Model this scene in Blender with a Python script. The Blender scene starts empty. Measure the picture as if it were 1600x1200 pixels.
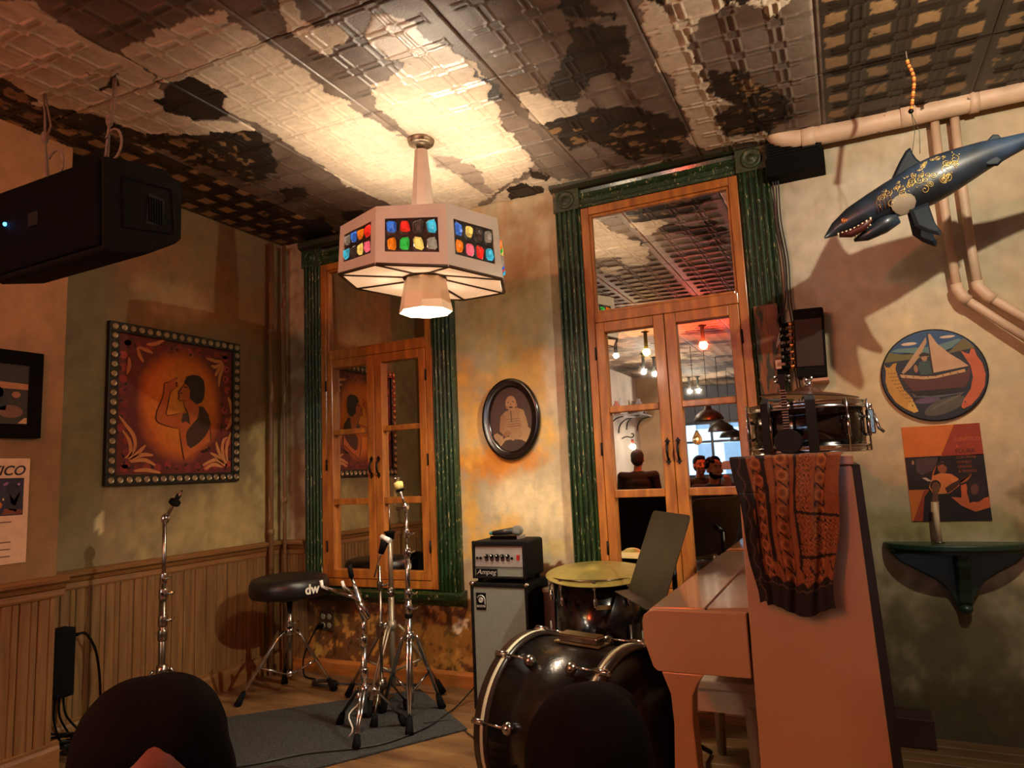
import bpy, bmesh, math, random
import numpy as np
from mathutils import Vector, Matrix, noise as mnoise
random.seed(7)
SC = bpy.context.scene
COL = SC.collection
PI = math.pi

# ---------------------------------------------------------------- camera, world, lights, exposure
cam_d = bpy.data.cameras.new('camera'); cam = bpy.data.objects.new('camera', cam_d); COL.objects.link(cam)
cam_d.sensor_width = 36; cam_d.lens = 24.17; cam_d.clip_start = 0.05; cam_d.clip_end = 100
cam.matrix_world = Matrix(((.89893915, .09582344, .42746495, 0), (.43579418, -.09619841, -.89489066, -3.6),
                           (-.04463005, .99073898, -.12823581, 1.215), (0, 0, 0, 1)))
SC.camera = cam
w = bpy.data.worlds.new('daylight'); SC.world = w; w.use_nodes = True
w.node_tree.nodes['Background'].inputs[0].default_value = (.62, .82, 1.0, 1)
w.node_tree.nodes['Background'].inputs[1].default_value = 11
SC.view_settings.view_transform = 'Standard'; SC.view_settings.look = 'None'
SC.view_settings.gamma = 1; SC.view_settings.use_curve_mapping = False
SC.view_settings.exposure = 0.0
SC.cycles.max_bounces = 8; SC.cycles.diffuse_bounces = 3; SC.cycles.glossy_bounces = 5
SC.cycles.sample_clamp_indirect = 4

def lamp(name, kind, loc, power, col, radius=.02, aim=None, angle=150, blend=.4):
    d = bpy.data.lights.new(name, kind); d.energy = power; d.color = col; d.shadow_soft_size = radius
    o = bpy.data.objects.new(name, d); COL.objects.link(o); o.location = loc
    if kind == 'SPOT':
        d.spot_size = math.radians(angle); d.spot_blend = blend
        o.rotation_euler = Vector(aim).to_track_quat('-Z', 'Y').to_euler()
    return o
KEY = (.70, -1.47, 2.52)
lamp('stage_spot_light', 'SPOT', KEY, 66, (1, .87, .66), .012, (-.62, .55, -.55), 165, .3)
lamp('stage_drum_light', 'SPOT', (.70, -1.455, 2.50), 190, (1, .90, .70), .012, (-2.5, .95, -1.85), 53, .6)
RED_POWER, YEL_POWER, WHITE_POWER = 1500, 230, 1300       # emission strengths of the coloured bulbs behind the camera
PENDANT_UP, PENDANT_CUP = 2.1, 32

# ---------------------------------------------------------------- helpers
def lin(c):
    return tuple(((x / 255) / 12.92 if x / 255 <= .04045 else ((x / 255 + .055) / 1.055) ** 2.4) for x in c)
_M = {}
def M(name, col=(128, 128, 128), rough=.5, metal=0., var=.12, scale=8., bump=0., bscale=80., stretch=(1, 1, 1), coat=0.,
      emit=0., attr=None, trans=0., spec=.5, col2=None, mixlo=.45, mixhi=.6, mixscale=None, detail=4, alpha=1.):
    if name in _M: return _M[name]
    m = bpy.data.materials.new(name); m.use_nodes = True; _M[name] = m
    nt = m.node_tree; N = nt.nodes; L = nt.links; p = N['Principled BSDF']
    p.inputs['Roughness'].default_value = rough; p.inputs['Metallic'].default_value = metal
    p.inputs['Coat Weight'].default_value = coat; p.inputs['Coat Roughness'].default_value = .12
    p.inputs['Specular IOR Level'].default_value = spec
    p.inputs['Transmission Weight'].default_value = trans
    p.inputs['Alpha'].default_value = alpha
    tc = N.new('ShaderNodeTexCoord'); mp = N.new('ShaderNodeMapping'); mp.inputs['Scale'].default_value = stretch
    L.new(tc.outputs['Object'], mp.inputs['Vector'])
    base = lin(col)
    if attr:
        at = N.new('ShaderNodeVertexColor'); at.layer_name = attr
    nz = N.new('ShaderNodeTexNoise'); nz.inputs['Scale'].default_value = scale; nz.inputs['Detail'].default_value = detail
    L.new(mp.outputs[0], nz.inputs['Vector'])
    mr = N.new('ShaderNodeMapRange'); mr.inputs[1].default_value = .3; mr.inputs[2].default_value = .7
    mr.inputs[3].default_value = 1 - var; mr.inputs[4].default_value = 1 + var
    L.new(nz.outputs[0], mr.inputs[0])
    mx = N.new('ShaderNodeMix'); mx.data_type = 'RGBA'; mx.blend_type = 'MULTIPLY'; mx.inputs[0].default_value = 1
    if attr: L.new(at.outputs[0], mx.inputs[6])
    elif col2 is not None:
        n2 = N.new('ShaderNodeTexNoise'); n2.inputs['Scale'].default_value = mixscale or scale * 3; n2.inputs['Detail'].default_value = 6
        L.new(mp.outputs[0], n2.inputs['Vector'])
        m2 = N.new('ShaderNodeMapRange'); m2.inputs[1].default_value = mixlo; m2.inputs[2].default_value = mixhi
        L.new(n2.outputs[0], m2.inputs[0])
        mc = N.new('ShaderNodeMix'); mc.data_type = 'RGBA'
        mc.inputs[6].default_value = (*base, 1); mc.inputs[7].default_value = (*lin(col2), 1)
        L.new(m2.outputs[0], mc.inputs[0]); L.new(mc.outputs[2], mx.inputs[6])
    else: mx.inputs[6].default_value = (*base, 1)
    L.new(mr.outputs[0], mx.inputs[7]); L.new(mx.outputs[2], p.inputs['Base Color'])
    if emit:
        p.inputs['Emission Color'].default_value = (*base, 1); p.inputs['Emission Strength'].default_value = emit
    if bump:
        nb = N.new('ShaderNodeTexNoise'); nb.inputs['Scale'].default_value = bscale; nb.inputs['Detail'].default_value = 3
        L.new(mp.outputs[0], nb.inputs['Vector'])
        b = N.new('ShaderNodeBump'); b.inputs['Strength'].default_value = bump; b.inputs['Distance'].default_value = .01
        L.new(nb.outputs[0], b.inputs['Height']); L.new(b.outputs[0], p.inputs['Normal'])
    return m

class MB:
    def __init__(s): s.v = []; s.f = []; s.sm = []
    def add(s, vs, fs, smooth=False):
        b = len(s.v); s.v += [tuple(x) for x in vs]
        for f in fs: s.f.append(tuple(i + b for i in f)); s.sm.append(smooth)
        return s
    def box(s, x0, x1, y0, y1, z0, z1, m=None):
        vs = [Vector((x, y, z)) for x in (x0, x1) for y in (y0, y1) for z in (z0, z1)]
        if m is not None: vs = [m @ v for v in vs]
        return s.add(vs, [(0, 1, 3, 2), (4, 6, 7, 5), (0, 4, 5, 1), (2, 3, 7, 6), (0, 2, 6, 4), (1, 5, 7, 3)])
    def tube(s, pts, r, n=8, closed=False, cap=True):
        pts = [Vector(p) for p in pts]; k = len(pts); rs = r if isinstance(r, (list, tuple)) else [r] * k
        t0 = (pts[1] - pts[0]).normalized(); up = Vector((0, 0, 1)) if abs(t0.z) < .9 else Vector((1, 0, 0))
        a = t0.cross(up).normalized(); vs = []
        for i, p in enumerate(pts):
            if closed: t = (pts[(i + 1) % k] - pts[i - 1]).normalized()
            else: t = (pts[min(i + 1, k - 1)] - pts[max(i - 1, 0)]).normalized()
            a = (a - t * a.dot(t))
            a = a.normalized() if a.length > 1e-6 else t.orthogonal().normalized()
            b = t.cross(a)
            vs += [p + (a * math.cos(2 * PI * j / n) + b * math.sin(2 * PI * j / n)) * rs[i] for j in range(n)]
        fs = []
        for i in range(k if closed else k - 1):
            o, q = i * n, ((i + 1) % k) * n
            fs += [(o + j, o + (j + 1) % n, q + (j + 1) % n, q + j) for j in range(n)]
        s.add(vs, fs, True)
        if cap and not closed:
            b = len(s.v) - k * n
            s.f.append(tuple(b + j for j in reversed(range(n)))); s.sm.append(False)
            s.f.append(tuple(b + (k - 1) * n + j for j in range(n))); s.sm.append(False)
        return s
    def lathe(s, prof, o=(0, 0, 0), ax=(0, 0, 1), n=24, cap=True, smooth=True, a0=0.):
        ax = Vector(ax).normalized(); u = ax.orthogonal().normalized() if abs(ax.z) < .999 else Vector((1, 0, 0)); v = ax.cross(u); o = Vector(o)
        vs = []
        for r, h in prof: vs += [o + ax * h + (u * math.cos(a0 + 2 * PI * j / n) + v * math.sin(a0 + 2 * PI * j / n)) * r for j in range(n)]
        fs = []
        for i in range(len(prof) - 1):
            fs += [(i * n + j, i * n + (j + 1) % n, (i + 1) * n + (j + 1) % n, (i + 1) * n + j) for j in range(n)]
        b = len(s.v); s.add(vs, fs, smooth)
        if cap:
            s.f.append(tuple(b + j for j in reversed(range(n)))); s.sm.append(False)
            q = b + (len(prof) - 1) * n; s.f.append(tuple(q + j for j in range(n))); s.sm.append(False)
        return s
    def ball(s, c, r, nu=12, nv=8, m=None):
        r = (r, r, r) if not isinstance(r, (tuple, list)) else r; vs = []
        for i in range(nv + 1):
            t = PI * (i / nv) if 0 < i < nv else (.001 if i == 0 else PI - .001)
            for j in range(nu):
                p = 2 * PI * j / nu; q = Vector((r[0] * math.sin(t) * math.cos(p), r[1] * math.sin(t) * math.sin(p), r[2] * math.cos(t)))
                vs.append((m @ q if m is not None else q) + Vector(c))
        fs = [(i * nu + j, (i + 1) * nu + j, (i + 1) * nu + (j + 1) % nu, i * nu + (j + 1) % nu) for i in range(nv) for j in range(nu)]
        return s.add(vs, fs, True)
    def prism(s, poly, h0, h1, fr, smooth=False):
        a = 0
        for i in range(len(poly)): a += poly[i - 1][0] * poly[i][1] - poly[i][0] * poly[i - 1][1]
        if a < 0: poly = poly[::-1]
        n = len(poly); vs = [fr(x, y, h0) for x, y in poly] + [fr(x, y, h1) for x, y in poly]
        b = len(s.v); s.add(vs, [(i, (i + 1) % n, n + (i + 1) % n, n + i) for i in range(n)], smooth)
        s.f.append(tuple(b + i for i in reversed(range(n)))); s.sm.append(False)
        s.f.append(tuple(b + n + i for i in range(n))); s.sm.append(False)
        return s
    def xf(s, m):
        s.v = [tuple(m @ Vector(v)) for v in s.v]; return s

def frame(o, u, v):
    o = Vector(o); u = Vector(u).normalized(); v = Vector(v).normalized(); n = u.cross(v)
    return lambda a, b, h=0.: o + u * a + v * b + n * h
_ORG = {}
def tagp(o, label=None, cat=None, group=None, kind=None):
    if label: o['label'] = label
    if cat: o['category'] = cat
    if group: o['group'] = group
    if kind: o['kind'] = kind
    return o
def thing(name, label, cat, loc, group=None, kind=None):
    o = bpy.data.objects.new(name, None); COL.objects.link(o); o.location = loc; o.empty_display_size = .05
    _ORG[o.name] = Vector(loc)
    return tagp(o, label, cat, group, kind)
def link(name, me, parent=None, mat=None):
    o = bpy.data.objects.new(name, me); COL.objects.link(o)
    if mat is not None:
        me.materials.clear(); me.materials.append(mat)
    if parent is not None: o.parent = parent; _ORG[o.name] = _ORG[parent.name]
    else: _ORG[o.name] = Vector((0, 0, 0))
    return o
def obj(name, mb, mat, parent=None, label=None, cat=None, group=None, kind=None, bevel=0, seg=2, org=None):
    # mesh given in world coordinates; stored relative to its thing's origin
    o0 = _ORG[parent.name] if parent is not None else (Vector(org) if org is not None else Vector((0, 0, 0)))
    me = bpy.data.meshes.new(name); me.from_pydata([tuple(Vector(v) - o0) for v in mb.v], [], mb.f)
    me.polygons.foreach_set('use_smooth', mb.sm); me.update()
    o = link(name, me, parent, mat)
    if parent is None and org is not None: o.location = org; _ORG[o.name] = Vector(org)
    if bevel:
        b = o.modifiers.new('bevel', 'BEVEL'); b.width = bevel; b.segments = seg; b.limit_method = 'ANGLE'; b.angle_limit = math.radians(50)
    return tagp(o, label, cat, group, kind)
def text_mb(body, size, fr, h=.0008, align='CENTER', shear=0., sx=1., bold=0.):
    c = bpy.data.curves.new('t', 'FONT'); c.body = body; c.size = size; c.align_x = align; c.extrude = h; c.shear = shear; c.offset = bold
    o = bpy.data.objects.new('t', c); COL.objects.link(o); dg = bpy.context.evaluated_depsgraph_get()
    me = bpy.data.meshes.new_from_object(o.evaluated_get(dg)); mb = MB()
    mb.add([fr(v.co.x * sx, v.co.y, v.co.z + h) for v in me.vertices], [tuple(p.vertices) for p in me.polygons])
    bpy.data.objects.remove(o); bpy.data.curves.remove(c); bpy.data.meshes.remove(me)
    return mb
def vnoise(x, y, seed=0):
    xi = np.floor(x).astype(np.int64); yi = np.floor(y).astype(np.int64); xf = x - xi; yf = y - yi
    def h(a, b):
        n = (a * 374761393 + b * 668265263 + seed * 1442695041) & 0x7fffffff
        n = ((n ^ (n >> 13)) * 1274126177) & 0x7fffffff
        return ((n ^ (n >> 16)) & 0xffff) / 65535.
    u = xf * xf * (3 - 2 * xf); v = yf * yf * (3 - 2 * yf)
    return (h(xi, yi) * (1 - u) + h(xi + 1, yi) * u) * (1 - v) + (h(xi, yi + 1) * (1 - u) + h(xi + 1, yi + 1) * u) * v
def fbm(x, y, seed=0, oct=4):
    s = np.zeros_like(x); a = .5; t = 0
    for i in range(oct):
        cr, sr = math.cos(.65 + i * .9), math.sin(.65 + i * .9)
        s += a * vnoise((x * cr - y * sr) * 2 ** i + i * 17.3, (x * sr + y * cr) * 2 ** i - i * 9.1, seed + i); t += a; a *= .55
    return s / t
def inpoly(x, y, poly):
    r = np.zeros(x.shape, bool); n = len(poly)
    for i in range(n):
        x0, y0 = poly[i - 1]; x1, y1 = poly[i]
        if y0 == y1: continue
        c = ((y0 > y) != (y1 > y)) & (x < (x1 - x0) * (y - y0) / (y1 - y0) + x0)
        r ^= c
    return r
def grid_obj(name, P, col, mat, parent=None, kind=None, glo=None, org=None):
    # P: (ny,nx,3) world points, col: (ny,nx,3) linear colours
    ny, nx = P.shape[:2]; o0 = np.array(_ORG[parent.name] if parent is not None else (0, 0, 0), float)
    idx = np.arange(ny * nx).reshape(ny, nx)
    q = np.stack([idx[:-1, :-1], idx[:-1, 1:], idx[1:, 1:], idx[1:, :-1]], -1).reshape(-1, 4)
    me = bpy.data.meshes.new(name); nv = ny * nx; nf = len(q)
    me.vertices.add(nv); me.vertices.foreach_set('co', (P.reshape(-1, 3) - o0).astype(np.float32).ravel())
    me.loops.add(nf * 4); me.loops.foreach_set('vertex_index', q.astype(np.int32).ravel())
    me.polygons.add(nf); me.polygons.foreach_set('loop_start', np.arange(0, nf * 4, 4, dtype=np.int32))
    me.update(calc_edges=True)
    a = me.color_attributes.new('Col', 'FLOAT_COLOR', 'POINT')
    al = np.ones((nv, 1)) if glo is None else glo.reshape(-1, 1)
    a.data.foreach_set('color', np.hstack([col.reshape(-1, 3), al]).astype(np.float32).ravel())
    me.polygons.foreach_set('use_smooth', np.ones(nf, bool))
    return tagp(link(name, me, parent, mat), kind=kind)
# ---------------------------------------------------------------- setting: ceiling of pressed tin
WOOD_T = M('worn_trim_wood', (112, 74, 40), .6, var=.35, scale=6, stretch=(1, 1, 8), bump=.25, bscale=40)
def ceil_mat():
    m = M('tin_paint', rough=.5, attr='Col', var=.13, scale=30, bump=.12, bscale=120)
    nt = m.node_tree; p = nt.nodes['Principled BSDF']
    at = [n for n in nt.nodes if n.type == 'VERTEX_COLOR'][0]
    mr = nt.nodes.new('ShaderNodeMapRange'); mr.inputs[3].default_value = .6; mr.inputs[4].default_value = .24
    nt.links.new(at.outputs['Alpha'], mr.inputs[0]); nt.links.new(mr.outputs[0], p.inputs['Roughness'])
    return m
TIN = ceil_mat()
CP = [('w',[(-242,-240),(-234,-236),(-236,-223),(-237,-211),(-237,-197),(-239,-181),(-250,-170),(-253,-155),(-244,-149),(-235,-141),(-236,-133),(-259,-141),(-279,-153),(-285,-162),(-286,-176),(-293,-185),(-303,-190),(-295,-199),(-291,-215)]),('w',[(-232,-292),(-230,-254),(-242,-240),(-291,-215),(-290,-228),(-290,-272)]),('w',[(-231,-204),(-212,-205),(-179,-204),(-181,-198),(-180,-175),(-182,-151),(-181,-134),(-182,-106),(-176,-92),(-167,-74),(-159,-57),(-156,-22),(-174,-11),(-192,3),(-241,1),(-270,-14),(-240,-27),(-234,-24),(-234,-36),(-239,-54),(-235,-81),(-234,-107),(-230,-128),(-232,-141),(-233,-156),(-225,-162),(-223,-174),(-226,-180),(-235,-182),(-238,-183),(-235,-199)]),('w',[(-140,-176),(-131,-176),(-126,-168),(-127,-156),(-121,-149),(-119,-131),(-118,-122),(-124,-110),(-125,-101),(-131,-84),(-129,-75),(-132,-59),(-132,-47),(-138,-35),(-156,-22),(-175,-12),(-177,-91),(-172,-106),(-173,-118),(-168,-130),(-166,-137),(-153,-142),(-146,-142),(-142,-149),(-145,-155),(-146,-164),(-144,-170)]),('g',[(-176,-74),(-165,-64),(-164,-49),(-168,-34),(-170,-17),(-175,-12),(-180,-20),(-179,-40),(-179,-57)]),('w',[(-155,-206),(-150,-203),(-155,-195),(-158,-188),(-158,-182),(-151,-176),(-153,-172),(-163,-168),(-167,-168),(-169,-176),(-168,-187),(-165,-193)]),('w',[(-113,-106),(-106,-103),(-101,-96),(-92,-90),(-97,-80),(-113,-75),(-115,-86)]),('w',[(-78,-46),(-73,-49),(-65,-53),(-67,-45),(-77,-40)]),('w',[(-57,-145),(-55,-164),(-40,-157),(-48,-140),(-50,-136),(-50,-127),(-53,-108),(-53,-92),(-50,-81),(-52,-66),(-53,-36),(-54,-22),(-48,-12),(-40,-13),(-21,-10),(-23,-18),(-40,-23),(-40,-42),(-39,-54),(-30,-54),(-37,-65),(-40,-72),(-39,-82),(-40,-107),(-37,-122),(-33,-123),(-27,-123),(-25,-125),(-18,-122),(-14,-115),(-7,-111),(-4,-116),(0,-136),(-33,-153),(-41,-137),(-39,-128),(-41,-128),(-47,-140)]),('w',[(-111,-15),(-92,-10),(-74,-10),(-76,-5),(-101,-6),(-114,-9)]),('w',[(-168,-13),(-138,-27),(-128,-13),(-113,-7),(-135,4),(-189,10)]),('d',[(-268,-193),(-258,-191),(-251,-194),(-248,-191),(-256,-187),(-264,-189)]),('d',[(-255,-201),(-254,-199),(-256,-198)]),('d',[(-251,-173),(-241,-176),(-235,-182),(-226,-180),(-223,-174),(-225,-162),(-232,-157),(-232,-151),(-244,-150),(-254,-158),(-256,-166)]),('s',[(-291,-215),(-292,-204),(-301,-194),(-293,-185),(-287,-175),(-286,-163),(-278,-154),(-258,-142),(-236,-133),(-242,-124),(-241,-119),(-257,-100),(-285,-87),(-285,-113),(-292,-123),(-293,-141),(-295,-152),(-309,-166),(-315,-186),(-316,-201)]),('d',[(-274,-76),(-260,-75),(-266,-66),(-290,-62)]),('d',[(-295,-28),(-281,-33),(-305,2),(-329,-3),(-323,-19)]),('d',[(-268,-33),(-254,-31),(-267,-19),(-277,-18)]),('d',[(-122,-132),(-120,-129),(-118,-122),(-117,-113),(-119,-107),(-126,-106),(-120,-119)]),('d',[(-163,-15),(-151,-20),(-141,-11),(-144,-1),(-159,3),(-170,8)]),('d',[(-140,-35),(-135,-28),(-133,-20),(-137,-15),(-143,-23)]),('d',[(-102,-104),(-90,-115),(-80,-128),(-74,-145),(-70,-137),(-57,-131),(-59,-116),(-65,-108),(-61,-99),(-67,-95),(-72,-104),(-82,-101),(-91,-91),(-98,-93)]),('s',[(-112,-77),(-101,-79),(-91,-82),(-68,-70),(-60,-57),(-56,-45),(-55,-25),(-63,-15),(-69,-18),(-86,-18),(-93,-30),(-98,-51),(-112,-46),(-113,-61)]),('s',[(-38,-85),(-20,-76),(-12,-57),(-7,-33),(-12,-22),(-21,-16),(-24,-19),(-39,-24),(-39,-46),(-29,-54),(-38,-66)]),('d',[(-75,-158),(-62,-151),(-60,-135),(-71,-146),(-77,-148)]),('d',[(-47,-150),(-40,-143),(-43,-135),(-47,-138)]),('d',[(0,-136),(-3,-117),(-24,-125),(-25,-129)])]
def zceil(x): return 2.80 - .03 * x
BANDS = [-3.5, -2.965, -2.355, -1.775, -1.14, -.53, .045, .65, 1.26, 1.9]
OFF = [-.033, -.027, -.021, -.015, -.009, -.003, .003, .009, .015, .021, .027, .033, .040, .048, .056, .064, .072, .080, .088, .096, .104, .112]
OFFC = [-.033, -.027, -.015, 0, .015, .027, .033, .076]
def lines(a, b, ph, off):
    r = {round(a, 4), round(b, 4)}
    k0 = int(math.floor((a - ph) / .152)) - 1
    for k in range(k0, int((b - ph) / .152) + 2):
        for o in off:
            q = ph + k * .152 + o
            if a + .003 < q < b - .003: r.add(round(q, 4))
    return np.array(sorted(r))
def tin_tile(x0, x1, y0, y1, off, k):
    ph = x0 + .145
    X = lines(x0, x1, ph, off); Y = lines(y0, y1, 0, off)
    x, y = np.meshgrid(X, Y)
    dx = np.abs((x - ph + .076) % .152 - .076); dy = np.abs((y + .076) % .152 - .076)
    rid = lambda d, c: np.clip(1 - np.abs(d - c) / .006, 0, 1)
    edge = (np.minimum(x - x0, x1 - x) > .05)
    h = np.maximum(rid(dx, .015) * (dy > .025), rid(dy, .015) * (dx > .025))
    mx = np.maximum(dx, dy)
    h = np.maximum(h, .6 * rid(mx, .027))
    h = h * edge
    n1 = fbm(x * 7, y * 7, 3); n2 = fbm(x * 24, y * 24, 9, 2); n3 = fbm(x * 3, y * 3, 21, 5)
    wx = x * 100 + (n1 - .5) * 8 + (n2 - .5) * 5; wy = y * 100 + (fbm(x * 7, y * 7, 5) - .5) * 8 + (fbm(x * 24, y * 24, 15, 2) - .5) * 5
    prim = np.array(lin((104, 82, 66))); prim2 = np.array(lin((140, 122, 108))); white = np.array(lin((216, 194, 168)))
    dark = np.array(lin((34, 25, 18))); och = np.array(lin((132, 100, 66)))
    t = np.clip((n3 - .35) / .3, 0, 1)[..., None]
    col = prim * (1 - t) * .8 + prim2 * t * .8
    gl = np.full(x.shape, .55); pt = np.zeros(x.shape)
    if y1 < -2.55:                                   # the part behind the camera peels at random
        p = fbm(x * 1.6, y * 2.2, 40, 5)
        col = np.where((p > .56)[..., None], white * .8, col); col = np.where((p < .36)[..., None], dark * 1.6, col)
    bz = ~edge
    col = np.where(bz[..., None], col * .75 + prim2 * .2, col)
    fld = (x > .06) | (x < -2.955)
    cell = (np.minimum(dx, dy) > .03 + .02 * n2) & (n1 > .30)
    f2 = (fbm(x * 5, y * 5, 33, 4) > .36) & cell
    if y1 > -2.55:
        col = np.where(fld[..., None], np.where(f2[..., None], och * (.75 + .5 * n1[..., None]) * (1.0 + .8 * (x[..., None] < -2)), dark * 1.3), col)
    for kind, poly in CP:
        if kind == 'w' and False: pass
        i = inpoly(wx, wy, poly)
        if kind == 'w':
            col = np.where(i[..., None], white * (.9 + .2 * (n3[..., None] - .5)), col); gl = np.where(i, 1., gl); pt = np.where(i, 1., pt)
        elif kind == 'g': col = np.where(i[..., None], prim2 * 1.15, col); gl = np.where(i, .5, gl); pt = np.where(i, 0, pt)
        elif kind == 'd': col = np.where(i[..., None], dark * (.7 + .8 * n2[..., None]), col); gl = np.where(i, .2, gl); pt = np.where(i, 0, pt)
        else:
            sp = (n2 > .60) & (n1 > .45)
            col = np.where(i[..., None], np.where(sp[..., None], och, dark * (.8 + .8 * n1[..., None])), col); gl = np.where(i, .2, gl); pt = np.where(i, 0, pt)
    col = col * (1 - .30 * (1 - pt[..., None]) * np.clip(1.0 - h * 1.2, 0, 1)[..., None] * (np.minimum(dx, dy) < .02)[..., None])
    e = np.minimum(np.minimum(x - x0, x1 - x), np.minimum(y - y0, y1 - y)) < .0005
    z = zceil(x) - .004 - h * .0056 - pt * .0016 + (n3 - .5) * .004 + e * .006 + (k % 3 - 1) * .0012
    return np.stack([x, y, z], -1)[::-1], col[::-1], gl[::-1]
cl = thing('ceiling', None, None, (-1, -4, 2.84), kind='structure')
m_ = MB(); m_.add([(-3.6, .05, zceil(-3.6) + .02), (2, .05, zceil(2) + .02), (2, -11.6, zceil(2) + .02), (-3.6, -11.6, zceil(-3.6) + .02),
                   (-3.6, .05, 3.05), (2, .05, 3.05), (2, -11.6, 3.05), (-3.6, -11.6, 3.05)],
                  [(0, 1, 2, 3), (7, 6, 5, 4), (0, 4, 5, 1), (1, 5, 6, 2), (2, 6, 7, 3), (3, 7, 4, 0)])
obj('slab', m_, M('dark_slab', (38, 30, 24), .9), cl)
k_ = 0
for i in range(9):
    for j in range(19):
        k_ += 1; y1 = -.61 * j; y0 = y1 - .61
        near = j < 5 and i < 8
        if i == 8 and j < 5: continue
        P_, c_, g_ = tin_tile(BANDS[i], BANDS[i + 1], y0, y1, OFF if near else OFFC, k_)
        grid_obj('ceiling_tile', P_, c_, TIN, cl, glo=g_)

# ---------------------------------------------------------------- walls
PLASTER = M('old_plaster', rough=.62, attr='Col', var=.10, scale=14, bump=.14, bscale=45, detail=6)
def wall_grid(name, o, u, v, a0, a1, b0, b1, step, base, spots, polys=(), seed=1, parent=None, kind='structure', rough_amp=.003, flecks=False):
    o = np.array(o, float); u = np.array(u, float); v = np.array(v, float); n = np.cross(u, v)
    A = np.linspace(a0, a1, max(2, int((a1 - a0) / step))); B = np.linspace(b0, b1, max(2, int((b1 - b0) / step)))
    a, b = np.meshgrid(A, B)
    n1 = fbm(a * 2.2, b * 2.2, seed, 5); n2 = fbm(a * 7, b * 6, seed + 50, 4); n3 = fbm(a * 26, b * 20, seed + 80, 3); n4 = fbm(a * 26, b * 2.5, seed + 120, 3)
    c = np.array(lin(base))[None, None] * np.ones(a.shape + (1,))
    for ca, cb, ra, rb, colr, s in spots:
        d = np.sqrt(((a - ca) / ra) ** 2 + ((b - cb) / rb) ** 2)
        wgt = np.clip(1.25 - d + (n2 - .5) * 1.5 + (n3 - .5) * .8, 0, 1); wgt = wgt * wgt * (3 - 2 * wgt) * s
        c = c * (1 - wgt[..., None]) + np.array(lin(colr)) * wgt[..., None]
    c = c * (.66 + .68 * n1[..., None]) * (.9 + .2 * n3[..., None]) * (.93 + .14 * n4[..., None])
    for colr, poly, amp in polys:
        i = inpoly(a + (n2 - .5) * amp, b + (n3 - .5) * amp, poly)
        c = np.where(i[..., None], np.array(lin(colr)) * (.8 + .4 * n3[..., None]), c)
    if flecks:
        f5 = fbm(a * 30, b * 24, seed + 200, 4); f6 = fbm(a * 5, b * 5, seed + 210, 3); i = (b < .50) & (a < -1.3) & (f5 + .5 * (f6 - .5) > .63)
        c = np.where(i[..., None], np.array(lin((178, 130, 58))) * (.7 + .6 * n3[..., None]), c)
        i = (b < .50) & (a < -1.3) & (f5 < .32); c = np.where(i[..., None], c * .45, c)
    P = o + a[..., None] * u + b[..., None] * v + (n3[..., None] - .5) * rough_amp * n
    return grid_obj(name, P, c, PLASTER, parent, kind)
# back wall: x along a, z along b
ORA = (205, 128, 32); YEL = (222, 172, 78); CRM = (226, 206, 160); BRN = (110, 74, 30); GLD = (168, 118, 40)
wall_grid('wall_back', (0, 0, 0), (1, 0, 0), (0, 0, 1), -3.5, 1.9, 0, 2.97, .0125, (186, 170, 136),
          [(-1.72, 2.2, .45, .5, (190, 168, 120), .8), (-1.75, 2.55, .45, .35, (150, 112, 70), .8), (-1.72, 1.75, .35, .3, (214, 168, 84), .8),
           (-1.95, 1.28, .22, .16, ORA, .95), (-1.72, 1.30, .35, .10, ORA, .9), (-1.50, 1.42, .12, .16, YEL, .9), (-2.0, 1.5, .12, .3, YEL, .8),
           (-1.65, 1.06, .26, .13, CRM, 1.), (-1.55, .95, .3, .15, CRM, .9), (-2.02, .98, .06, .25, YEL, .9), (-1.9, .85, .2, .12, YEL, .9), (-1.5, .80, .16, .06, (214, 190, 120), .8),
           (-1.43, 1.8, .08, .6, (216, 204, 176), .8),
           (.2, 2.3, .7, .5, (196, 188, 168), .7), (.35, 1.5, .4, .5, (206, 182, 134), .8), (.8, 2.0, .3, .7, (176, 156, 120), .7),
           (.4, .9, .6, .12, (150, 140, 80), .8), (.4, .35, 1.1, .55, (108, 101, 66), .95), (.5, .0, 1.2, .45, (84, 76, 52), .9), (.9, .6, .3, .6, (110, 92, 64), .6),
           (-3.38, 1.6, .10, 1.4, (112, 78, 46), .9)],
          [((104, 66, 28), [(-3.5, 0), (-3.5, .50), (-1.9, .50), (-1.75, .75), (-1.45, .70), (-1.3, .3), (-1.2, 0)], .10),
           ((150, 104, 38), [(-2.5, .1), (-2.55, .33), (-2.2, .36), (-1.95, .45), (-1.85, .1)], .35),
           ((120, 84, 34), [(-2.9, .34), (-2.6, .42), (-2.4, .40), (-2.5, .28)], .3),
           ((222, 204, 170), [(-2.18, .36), (-2.13, .39), (-2.07, .38), (-2.08, .33), (-2.13, .30), (-2.18, .32)], .03)], seed=11, flecks=True)
def solid(name, x0, x1, y0, y1, z0, z1, mat, kind='structure', parent=None, bevel=0):
    return obj(name, MB().box(x0, x1, y0, y1, z0, z1), mat, parent, kind=kind, bevel=bevel)
PLW = M('painted_plaster', (176, 158, 132), .8, var=.22, scale=3, bump=.15, bscale=30)
PLB = M('whitewashed_plaster', (196, 190, 184), .8, var=.2, scale=2.5, bump=.15, bscale=30)
solid('wall_back_core', -3.62, 2.0, .01, .2, 0, 3.05, M('dark_slab'))

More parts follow.
